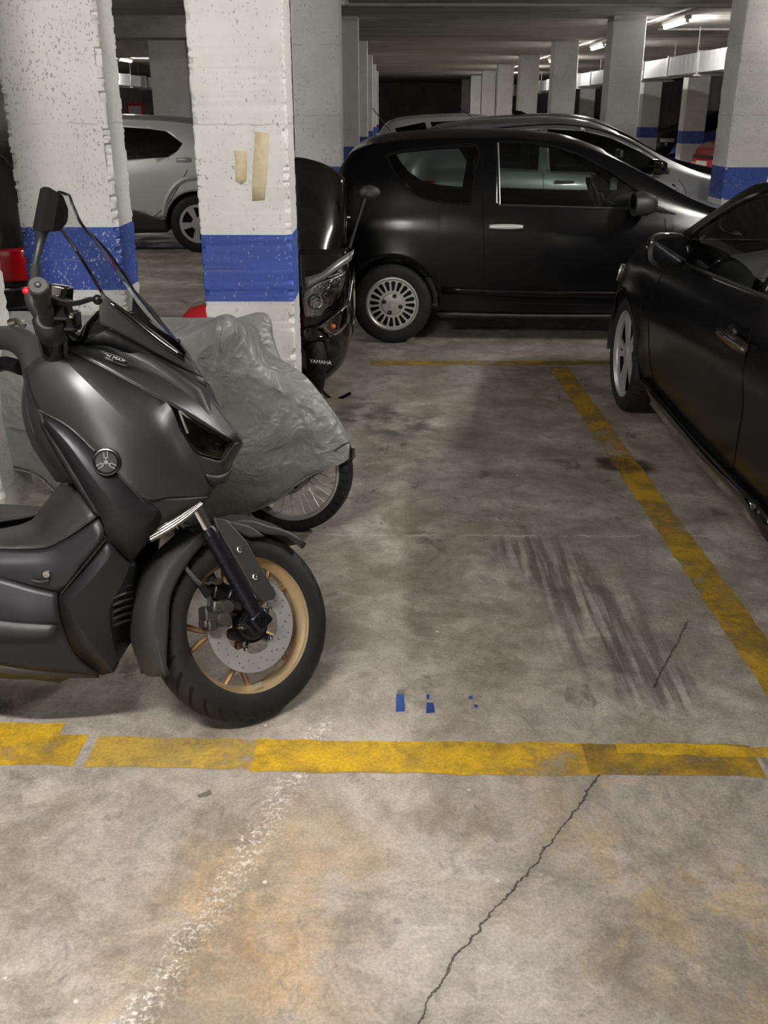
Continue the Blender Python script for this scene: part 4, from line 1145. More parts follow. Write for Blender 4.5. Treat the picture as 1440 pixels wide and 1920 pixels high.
for sg in (-1, 1):
    cx.surf([[(-1.28, 1.085), (-1.12, 1.085)], [(-1.28, 1.045), (-1.12, 1.045)]], sg, 'door_handle', 'silver_light', .02, .012, k=2)
    cx.seam([(-.92, .44), (-.98, .62), (-1.08, .76), (-1.20, .84), (-1.36, .86), (-1.52, .80), (-1.64, .70)], sg, 'wheel_arch_trim', .030, 'silver_light')
    cx.seam([(-.80, .42), (-.98, .56), (-1.1, .72), (-1.25, .95)], sg, 'door_seam', .004)
# dark car behind the left pillar with red tail light
dk = far_car(Frame((-3.98, 6.05, 0), 180), 'estate_car', 'dark grey car with red tail light at the left edge behind the pillar', 'dark_paint_car',
    [(-2.1, .66), (-2.06, 1.0), (-1.98, 1.25), (-1.85, 1.44), (-1.6, 1.50), (-.8, 1.54), (0, 1.54), (.4, 1.44), (.9, 1.16), (1.2, 1.03), (1.7, .95), (2.0, .82), (2.2, .60)],
    [(-2.1, .64), (-2.0, .90), (-1.6, .99), (-.4, .98), (.6, .95), (1.2, .93), (1.7, .84), (2.2, .52)], .88, -2.1, 2.2, (-1.32, 1.32), .325,
    [[(-1.75, 1.36), (-1.1, 1.42), (-1.1, 1.03), (-1.65, 1.05)], [(-1.0, 1.43), (-.42, 1.44), (-.42, 1.01), (-1.0, 1.03)], [(-.34, 1.44), (.1, 1.40), (.4, 1.30), (.75, 1.08), (.78, .98), (-.34, 1.0)]], (.35, 1.15), (-2.0, -1.75), 'dark_glass', mirror=(.68, 1.06, 'dark_paint_car'), rear_lamps=False)
for z0, mt in ((.80, 'red_lens'),):
    for sg in (-1, 1):
        mb = MB(); rows = [[V(x, sg * (dk.Y(x, z) + .010), z) for x in (-2.07, -1.98, -1.88, -1.76)] for z in (.925, .87, .80, .755)]; mb.patch(rows, 3)
        o = mb.build('tail_light', 'red_lens', dk.root, solid=.016)
        mb = MB(); mb.tube([V(x, sg * (dk.Y(x, .72) + .014), .715) for x in (-2.07, -1.95, -1.8, -1.68)], .012, 8, 3); mb.build('chrome_strip', 'chrome', dk.root)
        mb = MB(); rows = [[V(x, sg * (dk.Y(x, z) + .008), z) for x in (-2.08, -1.95, -1.8, -1.66)] for z in (.62, .60)]; mb.patch(rows, 3); mb.build('bumper_crease', 'plastic_dark', dk.root, solid=.006)
# far right: red car nose-on, dark car, car under a blue tarp
small_top = [(-1.9, .60), (-1.85, .95), (-1.7, 1.25), (-1.5, 1.40), (-.8, 1.47), (-.1, 1.46), (.3, 1.34), (.8, 1.08), (1.05, .98), (1.5, .88), (1.8, .74), (1.95, .52)]
small_belt = [(-1.9, .58), (-1.75, .85), (-1.4, .97), (0, .95), (.8, .92), (1.05, .89), (1.5, .79), (1.8, .64), (1.95, .46)]
small_win = [[(-1.3, 1.30), (-.55, 1.36), (-.55, 1.0), (-1.2, 1.03)], [(-.45, 1.37), (-.1, 1.35), (.2, 1.26), (.62, 1.05), (.64, .96), (-.45, .99)]]
rd = far_car(Frame((9.22, 24.6, 0), 192), 'hatchback', 'red car with a white number plate far away at the right', 'red_paint_car', small_top, small_belt, .83, -1.9, 1.95, (-1.2, 1.2), .29, small_win, (.22, 1.0), (-1.72, -1.45), 'dark_glass', mirror=(.6, 1.0, 'red_paint_car'))
bc = far_car(Frame((10.4, 34.4, 0), 185), 'hatchback', 'black car far away behind the banded pillars at the right', 'dark_paint_car', [(x, z * 1.07) for x, z in small_top], small_belt, .85, -1.9, 1.95, (-1.2, 1.2), .30, small_win, (.22, 1.0), (-1.72, -1.45), 'dark_glass', mirror=(.6, 1.0, 'dark_paint_car'))
# tarp: draped over a car shape
root = empty('covered_car', Matrix.Translation((10.15, 28.9, 0)) @ Matrix.Rotation(radians(187), 4, 'Z')); tag(root, 'car wrapped in a blue tarpaulin far away at the right', 'covered car')
rows = []
for i in range(25):
    x = -2.0 + 4.2 * i / 24
    zt = lerp_tab([(-2.0, .62), (-1.8, 1.05), (-1.5, 1.40), (-.8, 1.52), (0, 1.52), (.5, 1.38), (1.0, 1.06), (1.6, .95), (2.0, .80), (2.2, .45)], x)
    W = .92 - .25 * max(0, abs(x) - 1.7)
    r = []
    for j in range(17):
        t = -1 + 2 * j / 16
        y = W * (1 if abs(t) > .75 else abs(t) / .75 * .82 + .18 * abs(t) / .75) * (1 if t > 0 else -1)
        z = .08 if abs(t) > .99 else zt * (.55 if abs(t) > .8 else (1 - .30 * (abs(t) / .75) ** 4))
        r.append(V(x, y + .03 * noise.noise(V(x * 4, t * 5, 1)), z + .02 * noise.noise(V(x * 5, t * 6, 4))))
    rows.append(r)
mb = MB(); mb.grid(rows); mb.build('tarpaulin', 'blue_tarp', root, solid=.01)
for i in (-1.2, 1.2):
    for sg in (-1, 1): wheel(root, i, sg * .74, .30, .2, .2, 'five', sg)
# ------------------------------------------------------------------ grey maxi scooter in front
LEAN = 9.0
S = Frame((-.44, 2.367, 0), 0, LEAN)
sc = empty('maxi_scooter', S.M)
tag(sc, 'matte grey maxi scooter with gold front wheel leaning at the left', 'scooter')
# steered front end: wheel frame (x forward, y = outward right side, z up)
ca = radians(26)
st_axis = (S.x * -sin(ca) + S.z * cos(ca)).normalized()
rotm = Matrix.Rotation(radians(41), 3, st_axis)
wn = rotm @ (S.y * -1)
wf = rotm @ S.x
wu = Vector((0, 0, 1)); wx = wn.cross(wu).normalized() * -1
if wx.dot(wf) < 0: wx = wx * -1
wz = (wn.cross(wx)); wz = wz if wz.z > 0 else wz * -1
# right handed basis: x forward, y inward (left), z up
RT, RM = .2745, .205
zc = (RT - .055) * wz.z + .055
Ow = gz(462, 1171, zc + .03 * wn.z) - wn * .03
Wm = Matrix((wx, -wn, wz)).transposed().to_4x4(); Wm.translation = Ow
if Wm.determinant() < 0: wx = -wx
WL = S.Mi @ Wm            # wheel frame in scooter space
Wmi = Wm.inverted()
def W(px, py, off=0.0):
    """pixel to scooter space, on the plane 'off' outward from the wheel's middle"""
    d = ray(px, py); t = ((Ow + wn * off - CAMP).dot(wn)) / d.dot(wn)
    return S.Mi @ (CAMP + d * t)
def Wl(px, py, off=0.0): return WL.inverted() @ W(px, py, off)
def wl(x, y, z): return WL @ V(x, y, z)          # wheel frame to scooter space

# tyre with round crown
mb = MB(); prof = []
for i in range(15):
    a = -2.05 + 4.1 * i / 14
    prof.append((RT - .056 + .056 * cos(a), .060 * sin(a)))
prof = [(RM + .002, -.040)] + prof + [(RM + .002, .040)]
mb.lathe(prof, 96, closed=True)
wheel_o = mb.build('front_wheel', 'scooter_tyre', sc, M=WL)
# rim: bright lip ring and darker barrel
mb = MB(); mb.lathe([(RM + .003, -.044), (RM + .006, -.049), (RM - .008, -.050), (RM - .012, -.044), (RM - .014, -.030), (RM + .003, -.034)], 96, closed=True)
mb.lathe([(RM + .003, .044), (RM + .006, .049), (RM - .008, .050), (RM - .012, .044), (RM - .014, .030), (RM + .003, .034)], 96, closed=True)
mb.build('rim_lip', 'gold', wheel_o)
mb = MB(); mb.lathe([(RM - .010, -.042), (RM - .016, -.030), (RM - .030, -.012), (RM - .032, .012), (RM - .016, .030), (RM - .010, .042), (RM + .002, .042), (RM + .002, -.042)], 96, closed=True)
mb.build('rim_barrel', 'gold', wheel_o)
for i in range(5):
    a = 2 * pi * i / 5 + .55
    mb = MB()
    u = V(cos(a), 0, sin(a)); t = V(-sin(a), 0, cos(a))
    for k in (-1, 1):
        mb.tube([u * .05 + t * .006 * k, u * .115 + t * .010 * k, u * .182 + t * .042 * k], [.013, .010, .011], 8, 3, flat=.8)
    mb.build('spoke', 'gold_dark', wheel_o)
mb = MB(); mb.lathe([(.0, -.06), (.052, -.06), (.055, -.03), (.045, .05), (.0, .05)], 32); mb.build('hub', 'black_metal', wheel_o)
# drilled disc on a petal carrier, right (camera) side
DR = .1345
holes = []
for i in range(48):
    a = 2 * pi * i / 48; r = (.098, .110, .122)[i % 3] + (.003 if i % 2 else 0)
    holes.append(circ(.0032, 6, (r * cos(a + .02), r * sin(a + .02))))
inner = []
for i in range(90):
    a = 2 * pi * i / 90
    k = cos(5 * (a - .35))
    inner.append(((.083 - .020 * max(0, k) ** 3) * cos(a), (.083 - .020 * max(0, k) ** 3) * sin(a)))
mb = MB(); mb.plate(circ(DR, 80), [inner] + holes, -.060, -.0555)
disc = mb.build('brake_disc', 'steel', wheel_o, ang=40)
for i in range(5):
    a = .35 + 2 * pi * i / 5
    mb = MB(); mb.lathe([(.0085, -.058), (.0085, -.064), (.004, -.065), (.0035, -.062), (0, -.062)], 12, c=(.070 * cos(a), 0, .070 * sin(a))); mb.build('disc_bolt', 'chrome', disc)
    mb = MB(); u = V(cos(a), 0, sin(a)); mb.tube([u * .045 + V(0, -.05, 0), u * .070 + V(0, -.056, 0)], [.011, .008], 8); mb.build('disc_carrier', 'black_metal', disc)
# sensor ring with slots
ringh = [slot(.031, .040, 2 * pi * i / 36, .002, .003, 2) for i in range(36)]
mb = MB(); mb.plate(circ(.043, 48), ringh, -.068, -.066); mb.lathe([(.043, -.068), (.043, -.05)], 48); mb.build('sensor_ring', 'plastic_dark', wheel_o)
mb = MB()
vp = Wl(468, 1282, 0)
mb.box((vp.x, -.045, vp.z), (.028, .004, .006)); mb.build('balance_weight', 'steel', wheel_o)

# fork: legs parallel to the steering axis, in the wheel frame
a0 = Wl(368, 955, .082); a1 = Wl(484, 1160, .082)
dirn = (a1 - a0).normalized()
def fork_leg(sgn):
    off = -.082 if sgn > 0 else .082
    p = lambda q: V(q.x, off, q.z)
    top = a0 - dirn * .10
    up = MB(); up.tube([p(top), p(a0 + dirn * .075)], .0165, 20); u = up.build('fork_tube', 'chrome', sc, M=WL)
    lo = MB(); s0 = a0 + dirn * .06
    lo.tube([p(s0), p(s0 + dirn * .012), p(s0 + dirn * .05), p(s0 + dirn * .17), p(a1 - dirn * .015), p(a1 + dirn * .02)], [.0205, .024, .0225, .0225, .0215, .021], 20)
    o = lo.build('fork_slider', 'fork_black', sc, M=WL)
    b_ = MB(); e = a1 + dirn * .004
    b_.box((e.x, off, e.z), (.058, .046, .052), R=Matrix.Rotation(-.45, 3, 'Y')); b_.build('axle_clamp', 'fork_black', sc, M=WL, bevel=.008)
    c_ = MB(); c_.lathe([(.017, off - .024 * sgn), (.015, off - .030 * sgn), (.009, off - .030 * sgn), (.008, off - .026 * sgn), (0, off - .026 * sgn)], 20, c=(e.x, 0, e.z)); c_.build('axle_end', 'black_metal', sc, M=WL)
    r_ = MB(); r_.tube([p(s0 + dirn * .02), p(s0 + dirn * .028)], .026, 20); r_.build('fork_ring', 'black_metal', sc, M=WL)
fork_leg(1); fork_leg(-1)
# caliper beside the right leg
mb = MB()
def wbox(m, px, py, off, size, rot=0):
    q = Wl(px, py, off); m.box(tuple(q), size, R=Matrix.Rotation(rot, 3, 'Y'))
wbox(mb, 402, 1150, .075, (.075, .05, .040), .25); wbox(mb, 404, 1168, .070, (.085, .045, .024), .25); wbox(mb, 412, 1138, .085, (.055, .04, .030), .35); wbox(mb, 392, 1166, .072, (.028, .05, .05), .2)
cal = mb.build('brake_caliper', 'caliper_metal', sc, M=WL, bevel=.006)
for px, py in ((421, 1138), (417, 1162)):
    mb = MB(); q = Wl(px, py, .092); mb.lathe([(.0, -.022), (.018, -.020), (.020, -.012), (.020, .02)], 20, c=tuple(q)); mb.build('piston_cap', 'caliper_metal', cal)
mb = MB(); wbox(mb, 420, 1112, .06, (.07, .03, .05), .5); wbox(mb, 440, 1120, .07, (.05, .03, .035), .7); wbox(mb, 405, 1100, .05, (.06, .03, .04), .8); mb.build('caliper_bracket', 'black_metal', sc, M=WL, bevel=.006)
for px, py, r in ((410, 1090, .010), (443, 1136, .011), (391, 1142, .008), (458, 1175, .0085)):
    mb = MB(); q = Wl(px, py, .098); mb.lathe([(0, -.006), (r * .9, -.006), (r, -.003), (r, .03)], 12, c=tuple(q)); mb.build('bolt', 'chrome', sc, M=WL)
mb = MB(); mb.tube([W(340, 1030, .03), W(342, 1055, .06), W(362, 1082, .085), W(378, 1100, .09), W(392, 1120, .09), W(392, 1140, .085)], .0065, 10, 5); mb.build('brake_hose', 'rubber', sc)
mb = MB(); mb.tube([W(352, 1010, .02), W(345, 1045, .05), W(368, 1090, .07), W(412, 1092, .08)], .0035, 8, 5); mb.build('sensor_cable', 'rubber', sc)
mb = MB(); mb.tube([W(376, 1096, .09), W(390, 1118, .09)], .010, 12); mb.build('hose_fitting', 'black_metal', sc)
# mudguard round the tyre: front blade, rear shroud
def guard(name, spans, mat, wide, thick=.004):
    """spans: list of (angle deg, outer radius, skirt radius right side)"""
    rows = []
    for a, ro, ri in spans:
        A = radians(a); u = V(cos(A), 0, sin(A)); n = V(0, 1, 0)
        row = []
        for y, r in ((-wide, ri), (-wide, ri + (ro - ri) * .55), (-wide * .96, ro - .022), (-wide * .62, ro - .004), (0, ro), (wide * .62, ro - .004), (wide * .96, ro - .022), (wide, ri + (ro - ri) * .55), (wide, ri)):
            row.append(u * r + n * y)
        rows.append(row)
    m = MB(); m.patch(rows, 3)
    return m.build(name, mat, sc, M=WL, solid=thick, off=0, ang=50)
# wheel frame angles: x forward, z up
tipF, tipR = Wl(558, 1021, .02), Wl(287, 1276, .05)
angF = math.degrees(atan2(tipF.z, tipF.x)); angR = math.degrees(atan2(tipR.z, tipR.x)) % 360
guard('front_mudguard', [(35.8, .295, .288), (50, .300, .274), (63, .304, .260), (80, .314, .270), (108, .326, .266)], 'plastic_grey', .070)
rr_ = sqrt(tipR.x ** 2 + tipR.z ** 2)
guard('rear_mudguard', [(106, .318, .275), (125, .318, .263), (145, .318, .263), (162, .316, .257), (176, .310, .268), (189, .300, .292)], 'plastic_grey', .080)
# side plate outside the fork leg
def wplate(name, pix, off, thick, mat, bevel=.004, bow=0.0):
    q = [Wl(px, py, off) for px, py in pix]
    m = MB(); m.plate([(p.x, p.z) for p in q], [], -off, -off + thick)
    return m.build(name, mat, sc, M=WL, bevel=bevel)
wplate('fork_cover', [(400, 968), (428, 975), (462, 1012), (490, 1062), (519, 1112), (516, 1124), (490, 1128), (478, 1112), (440, 1045), (408, 992)], .094, .014, 'plastic_grey', .005)
wplate('fork_cover_brace', [(400, 968), (428, 975), (470, 985), (500, 1006), (470, 1008), (430, 990)], .078, .03, 'plastic_grey', .006)
for px, py in ((449, 1030), (478, 1081)):
    mb = MB(); q = Wl(px, py, .0955); mb.lathe([(.0095, .0), (.0095, -.004), (.007, -.006), (.0035, -.006), (.003, -.003), (0, -.003)], 16, c=tuple(q)); mb.build('cover_screw', 'chrome', sc, M=WL)

# ---- body panels (right half traced on planes beside the middle, mirrored to the left)
def P(rows): return [[S(*p) for p in r] for r in rows]
def panel(name, rows, mat, k=4, mirror=True, thick=.006, label=None, ang=40, crease_at=()):
    m = MB(); pr = P(rows); ix = [0] + list(crease_at) + [len(pr) - 1]
    for i0, i1 in zip(ix[:-1], ix[1:]): m.patch(pr[i0:i1 + 1], k, False)
    o = m.build(name, mat, sc, solid=thick, off=0, ang=ang, label=label)
    if mirror:
        m2 = MB(); m2.v = [(x, -y, z) for x, y, z in m.v]; m2.f = [tuple(reversed(f)) for f in m.f]
        m2.build(name, mat, sc, solid=thick, off=0, ang=ang, label=label)
    return o
crease = [(112, 648, .165), (170, 676, .188), (240, 714, .188), (311, 754, .170)]
panel('side_fairing', [
    crease + [(336, 803, .160), (362, 850, .140), (398, 911, .090)],
    [(100, 655, .178), (152, 706, .222), (214, 766, .232), (270, 818, .220), (315, 858, .196), (350, 888, .165), (397, 919, .096)],
    [(88, 662, .184), (132, 728, .232), (188, 792, .246), (246, 842, .240), (298, 886, .214), (338, 905, .175), (396, 923, .098)],
    [(64, 678, .186), (98, 748, .226), (158, 806, .246), (218, 862, .250), (278, 910, .228), (326, 920, .185), (395, 926, .100)],
    [(48, 692, .180), (73, 768, .210), (130, 800, .236), (200, 866, .250), (265, 933, .238), (320, 932, .190), (393, 930, .100)]], 'matte_grey', ang=9, crease_at=(1,))
panel('front_cowl', [
    crease + [(365, 786, .130), (438, 828, .050)],
    [(118, 643, .125), (182, 656, .140), (254, 692, .130), (325, 730, .105), (380, 764, .075), (446, 830, .022)],
    [(138, 640, 0), (200, 645, 0), (268, 672, 0), (335, 706, 0), (392, 746, 0), (453, 831, 0)]], 'matte_grey')
hl = panel('headlight', [
    [(314, 756, .170), (360, 784, .132), (400, 807, .092), (439, 829, .050)],
    [(328, 785, .164), (364, 814, .134), (400, 833, .102), (428, 843, .068)],
    [(344, 815, .156), (368, 846, .136), (394, 857, .108), (415, 860, .083)]], 'lamp_glass', thick=.003)
panel('headlight_bowl', [
    [(316, 758, .150), (360, 786, .112), (400, 809, .072), (437, 830, .035)],
    [(334, 790, .120), (366, 814, .090), (398, 830, .060), (424, 842, .040)],
    [(346, 816, .136), (370, 846, .116), (394, 857, .088), (414, 860, .063)]], 'black_gloss', thick=.003)
mb = MB(); mb.ball(S(378, 822, .100), (.020, .020, .020)); mb.ball(S(404, 838, .075), (.017, .017, .017)); mb.build('headlight_projector', 'black_gloss', sc, label='dark round projector lenses')
mb = MB(); mb.tube([S(336, 770, .158), S(345, 795, .155), S(352, 812, .150)], .003, 6, 3); mb.tube([S(338, 772, .155), S(365, 792, .125), S(398, 812, .09)], .003, 6, 3); mb.build('headlight_strip', 'silver_strip', sc)
panel('nose_panel', [
    [(343, 816, .152), (368, 849, .132), (394, 860, .106), (416, 862, .080), (440, 831, .048), (454, 832, .0)],
    [(352, 832, .146), (376, 870, .122), (398, 880, .100), (418, 876, .070), (436, 852, .035), (444, 850, .0)],
    [(362, 851, .138), (386, 892, .108), (398, 911, .090), (416, 903, .062), (420, 892, .030), (424, 886, .0)]], 'plastic_dark')
panel('chin_spoiler', [[(385, 888, .112), (405, 892, .09), (424, 886, .05), (430, 880, 0)], [(388, 896, .108), (404, 905, .09), (418, 906, .05), (422, 902, 0)]], 'plastic_dark', 3, thick=.01)
# windscreen and its base
ws_rows = [
    [(101, 374, .070), (110, 361, .040), (124, 364, .0)],
    [(106, 415, .105), (124, 408, .060), (142, 408, .0)],
    [(138, 462, .135), (162, 466, .075), (182, 462, .0)],
    [(170, 513, .150), (202, 526, .085), (226, 522, .0)],
    [(193, 552, .152), (240, 580, .095), (276, 592, .0)],
    [(206, 566, .146), (270, 612, .090), (352, 654, .0)]]
panel('windscreen', ws_rows, 'smoke_glass', 5, thick=0)
edge = [S(*r[0]) for r in ws_rows]
mb = MB(); mb.tube(edge, .0042, 8, 5); mb.tube([V(p.x, -p.y, p.z) for p in edge], .0042, 8, 5)
tp = [S(*q) for q in ws_rows[0]]; tp = tp + [V(p.x, -p.y, p.z) for p in reversed(tp[:-1])]
mb.tube(tp, .0042, 8, 4); mb.build('windscreen_edge', 'black_gloss', sc)
panel('windscreen_base', [
    [(190, 546, .156), (206, 560, .150), (262, 603, .098), (315, 642, .050), (374, 696, 0)],
    [(186, 575, .160), (212, 585, .146), (270, 628, .098), (322, 662, .050), (376, 702, 0)],
    [(186, 608, .158), (216, 620, .140), (282, 656, .086), (330, 682, .044), (380, 708, 0)]], 'plastic_grey')
panel('windscreen_bracket', [
    [(204, 562, .150), (238, 585, .124), (300, 635, .070), (345, 668, .03)],
    [(208, 574, .152), (240, 600, .128), (300, 648, .074), (345, 678, .03)]], 'black_gloss', 3, thick=.008)
panel('cowl_gap_liner', [
    [(160, 638, .130), (215, 618, .120), (282, 654, .070), (330, 680, .030), (382, 710, 0)],
    [(150, 644, .120), (210, 650, .10), (275, 676, .06), (330, 702, .025), (388, 740, 0)]], 'plastic_dark', 3)
mb = MB(); mb.tube([S(157, 640, .12), S(166, 612, .13), S(182, 592, .14), S(190, 585, .15)], .008, 8, 4); mb.build('dash_edge', 'black_gloss', sc)
for p in ((334, 640, .012), (246, 588, .105)):
    mb = MB(); q = S(*p); mb.ball(q, .007, 10, 8); mb.build('screen_bolt', 'black_metal', sc)
# inner structure that fills the nose
core = [S(px, py, 0) for px, py in ((125, 655), (200, 618), (300, 665), (385, 725), (432, 832), (395, 892), (300, 945), (230, 985), (180, 930), (110, 800), (75, 720))]
m = MB(); m.plate([(p.x, p.z) for p in core], [], -.085, .085); m.build('inner_frame', 'plastic_dark', sc, bevel=.02)
# badge with lettering
badge_pts = [(160, 659, .150), (172, 655, .145), (222, 673, .148), (240, 683, .152), (243, 688, .158), (228, 689, .166), (175, 670, .162)]
bq = [S(*p) for p in badge_pts]
bc_ = sum(bq, V(0, 0, 0)) / len(bq)
bxv = (S(240, 686, .158) - S(160, 659, .152)).normalized()
bn = (S(200, 676, .171) - S(205, 664, .143)); bn = bxv.cross(bn).normalized()
if bn.z < 0: bn = -bn
byv = bn.cross(bxv)
BM = Matrix((bxv, byv, bn)).transposed().to_4x4(); BM.translation = bc_ + bn * .004
hw, hh2 = (S(241, 685, .158) - S(160, 660, .152)).length / 2, .0155
out6 = [(-hw, hh2 * .1), (-hw + .010, hh2), (hw * .4, hh2), (hw, hh2 * .1), (hw - .012, -hh2), (-hw * .3, -hh2)]
bd_ = MB(); bd_.add([V(x, y, 0) for x, y in out6] + [V(x, y, .0025) for x, y in out6], [tuple(range(6))[::-1], tuple(range(6, 12))] + [(i, (i + 1) % 6, (i + 1) % 6 + 6, i + 6) for i in range(6)])
badge = bd_.build('name_badge', 'plastic_dark', sc, M=BM, bevel=.001)
bo = MB(); bo.tube([V(x * .96, y * .88, .003) for x, y in out6 + out6[:1]], .0007, 5); bo.build('badge_outline', 'silver_strip', badge)
tm = text_mesh('TECH MAX', .0155); tm.xf(Matrix.Translation((0, .003, .003))); tm.build('lettering', 'white_print', badge)
tm = text_mesh('XMAX', .009); tm.xf(Matrix.Translation((0, -.0092, .003))); tm.build('lettering', 'white_print', badge)
# round emblem with three crossed bars on the side
ec = S(200, 866, .258); en = (S(200, 866, .30) - S(200, 866, .25)); en = V(.12, -1, .10).normalized()
ER = Matrix((V(1, 0, 0), V(0, 0, 1), V(0, -1, 0))).transposed()
ez = en; ex = V(0, 0, 1).cross(ez).normalized(); ey = ez.cross(ex)
EM = Matrix((ex, ey, ez)).transposed().to_4x4(); EM.translation = ec
mb = MB(); Rz = Matrix.Rotation(-pi / 2, 3, 'X')
mb.lathe([(0, .006), (.026, .006), (.029, .004), (.032, .007), (.0345, .005), (.0355, -.012)], 48, R=Matrix.Rotation(pi / 2, 3, 'X'))
mb.v = [(x, y, -z if False else z) for x, y, z in mb.v]
emb = mb.build('emblem', 'black_metal', sc, M=EM)
mb = MB(); mb.lathe([(.0285, .006), (.031, .0085), (.033, .0078), (.034, .005)], 48, R=Matrix.Rotation(pi / 2, 3, 'X')); mb.build('emblem_ring', 'steel_dark', emb)
for i in range(3):
    a = pi / 2 + 2 * pi * i / 3
    mb = MB(); u = V(cos(a), sin(a), 0); t = V(-sin(a), cos(a), 0)
    mb.tube([u * -.006 + V(0, 0, .008), u * .012 + V(0, 0, .008)], .0016, 6)
    for k in (-1, 1): mb.tube([u * .010 + t * .0042 * k + V(0, 0, .008), u * .026 + t * .0042 * k + V(0, 0, .008)], .0013, 6)
    mb.tube([u * .011 - t * .0045 + V(0, 0, .008), u * .011 + t * .0045 + V(0, 0, .008)], .0013, 6)
    mb.build('emblem_fork', 'grey_print', emb)
# knee panel lining, dark leg shield, footboard
panel('knee_lining', [
    [(62, 700, .180), (78, 776, .200), (110, 840, .222), (152, 905, .236)],
    [(50, 705, .150), (56, 778, .162), (82, 842, .175), (126, 905, .190)],
    [(46, 716, .06), (43, 768, .06), (60, 832, .06), (106, 902, .07)]], 'plastic_dark')
mb = MB(); mb.tube([S(50, 745, .158), S(52, 775, .164), S(64, 815, .17)], .0022, 6, 4); mb.build('stitching', 'plastic_grey', sc)
panel('leg_shield', [
    [(76, 772, .206), (132, 803, .234), (202, 869, .248), (266, 935, .236), (300, 958, .200), (296, 985, .180), (278, 1012, .165)],
    [(84, 784, .220), (128, 832, .248), (182, 905, .262), (226, 958, .252), (250, 985, .225), (258, 1008, .200), (262, 1032, .168)],
    [(82, 796, .210), (112, 842, .238), (150, 904, .252), (190, 972, .254), (198, 1000, .246), (214, 1028, .225), (244, 1058, .175)]], 'matte_dark', ang=12, crease_at=(1,))
panel('leg_shield_edge', [
    [(78, 772, .206), (84, 796, .212), (112, 842, .240), (150, 904, .254), (188, 968, .255)],
    [(74, 774, .190), (78, 798, .195), (104, 846, .215), (140, 908, .228), (176, 962, .236)]], 'plastic_dark')
panel('lower_fairing', [
    [(197, 1004, .244), (150, 1064, .246), (112, 1116, .250), (112, 1175, .246), (146, 1230, .222), (190, 1265, .190)],
    [(216, 1030, .232), (172, 1086, .258), (130, 1138, .270), (156, 1184, .254), (186, 1224, .232), (214, 1259, .190)],
    [(243, 1057, .185), (226, 1096, .206), (205, 1140, .212), (206, 1176, .208), (212, 1210, .200), (221, 1244, .182)],
    [(247, 1060, .140), (251, 1100, .135), (253, 1150, .130), (251, 1190, .130), (238, 1213, .138), (224, 1236, .155)]], 'matte_dark', ang=10, crease_at=(1, 2))
mb = MB()
for i in range(7):
    y = 1088 + 13 * i
    mb.tube([S(210 + i * .6, y + 8, .214), S(230, y, .190), S(247, y - 5, .148)], .0045, 6, 3)
mb.build('radiator_louvre', 'plastic_dark', sc)
mb = MB(); mb.patch(P([[(206, 1092, .206), (230, 1084, .180), (248, 1078, .140)], [(208, 1175, .206), (230, 1170, .180), (250, 1165, .132)]]), 3); mb.build('radiator_grille', 'black_metal', sc, solid=.006)
panel('light_strip', [
    [(277, 994, .172), (310, 976, .160), (345, 955, .140), (372, 938, .118)],
    [(283, 1016, .170), (318, 996, .158), (352, 972, .138), (381, 946, .116)]], 'silver_strip', 4, thick=.010, label='ribbed silver strip')
mb = MB()
for k in (.2, .4, .6, .8):
    mb.tube([S(277 + 6 * k, 994 + 22 * k, .177), S(310 + 8 * k, 976 + 20 * k, .165), S(345 + 7 * k, 955 + 17 * k, .145), S(372 + 9 * k, 938 + 8 * k, .123)], .0022, 6, 3)
mb.build('strip_rib', 'steel_dark', sc)
panel('belly_cowl', [
    [(262, 934, .236), (320, 934, .19), (372, 932, .130), (394, 930, .10)],
    [(292, 962, .20), (322, 960, .18), (352, 948, .150), (380, 940, .11)],
    [(276, 1000, .165), (310, 984, .155), (345, 960, .135), (372, 944, .11)]], 'plastic_dark', 3)
# tunnel and footboard
panel('floor_tunnel', [
    [(116, 905, .06), (84, 946, .06), (40, 985, .06), (-120, 1003, .06), (-330, 985, .06)],
    [(148, 922, .17), (106, 962, .17), (56, 1003, .17), (-120, 1013, .17), (-330, 1000, .17)],
    [(184, 968, .236), (121, 1011, .232), (60, 1030, .226), (-120, 1022, .222), (-330, 1008, .222)]], 'plastic_grey')
panel('side_cover', [
    [(186, 972, .238), (121, 1013, .234), (60, 1032, .228), (-120, 1024, .224), (-330, 1010, .224)],
    [(195, 992, .247), (140, 1048, .252), (70, 1064, .252), (-120, 1046, .250), (-330, 1030, .250)],
    [(196, 1006, .246), (150, 1062, .250), (106, 1110, .252), (-120, 1058, .258), (-330, 1040, .258)]], 'matte_dark')
panel('lower_side', [
    [(108, 1112, .252), (60, 1100, .258), (0, 1082, .260), (-150, 1048, .260), (-330, 1030, .258)],
    [(113, 1160, .262), (60, 1150, .276), (0, 1140, .280), (-150, 1110, .280), (-330, 1090, .275)],
    [(140, 1226, .234), (70, 1214, .268), (0, 1204, .274), (-150, 1172, .270), (-330, 1150, .262)],
    [(186, 1266, .195), (90, 1258, .236), (0, 1246, .250), (-150, 1215, .245), (-330, 1190, .235)]], 'matte_dark')
panel('footrest_rubber', [
    [(108, 1172, .276), (60, 1169, .284), (0, 1163, .288), (-150, 1135, .288)],
    [(99, 1196, .276), (60, 1200, .282), (0, 1199, .286), (-150, 1170, .286)]], 'plastic_grey', 3, thick=.012)
panel('belly_strip', [
    [(178, 1264, .192), (90, 1254, .236), (0, 1242, .250), (-150, 1212, .246)],
    [(186, 1269, .185), (90, 1270, .220), (0, 1270, .230), (-150, 1240, .225)]], 'matte_grey', 3, thick=.008)
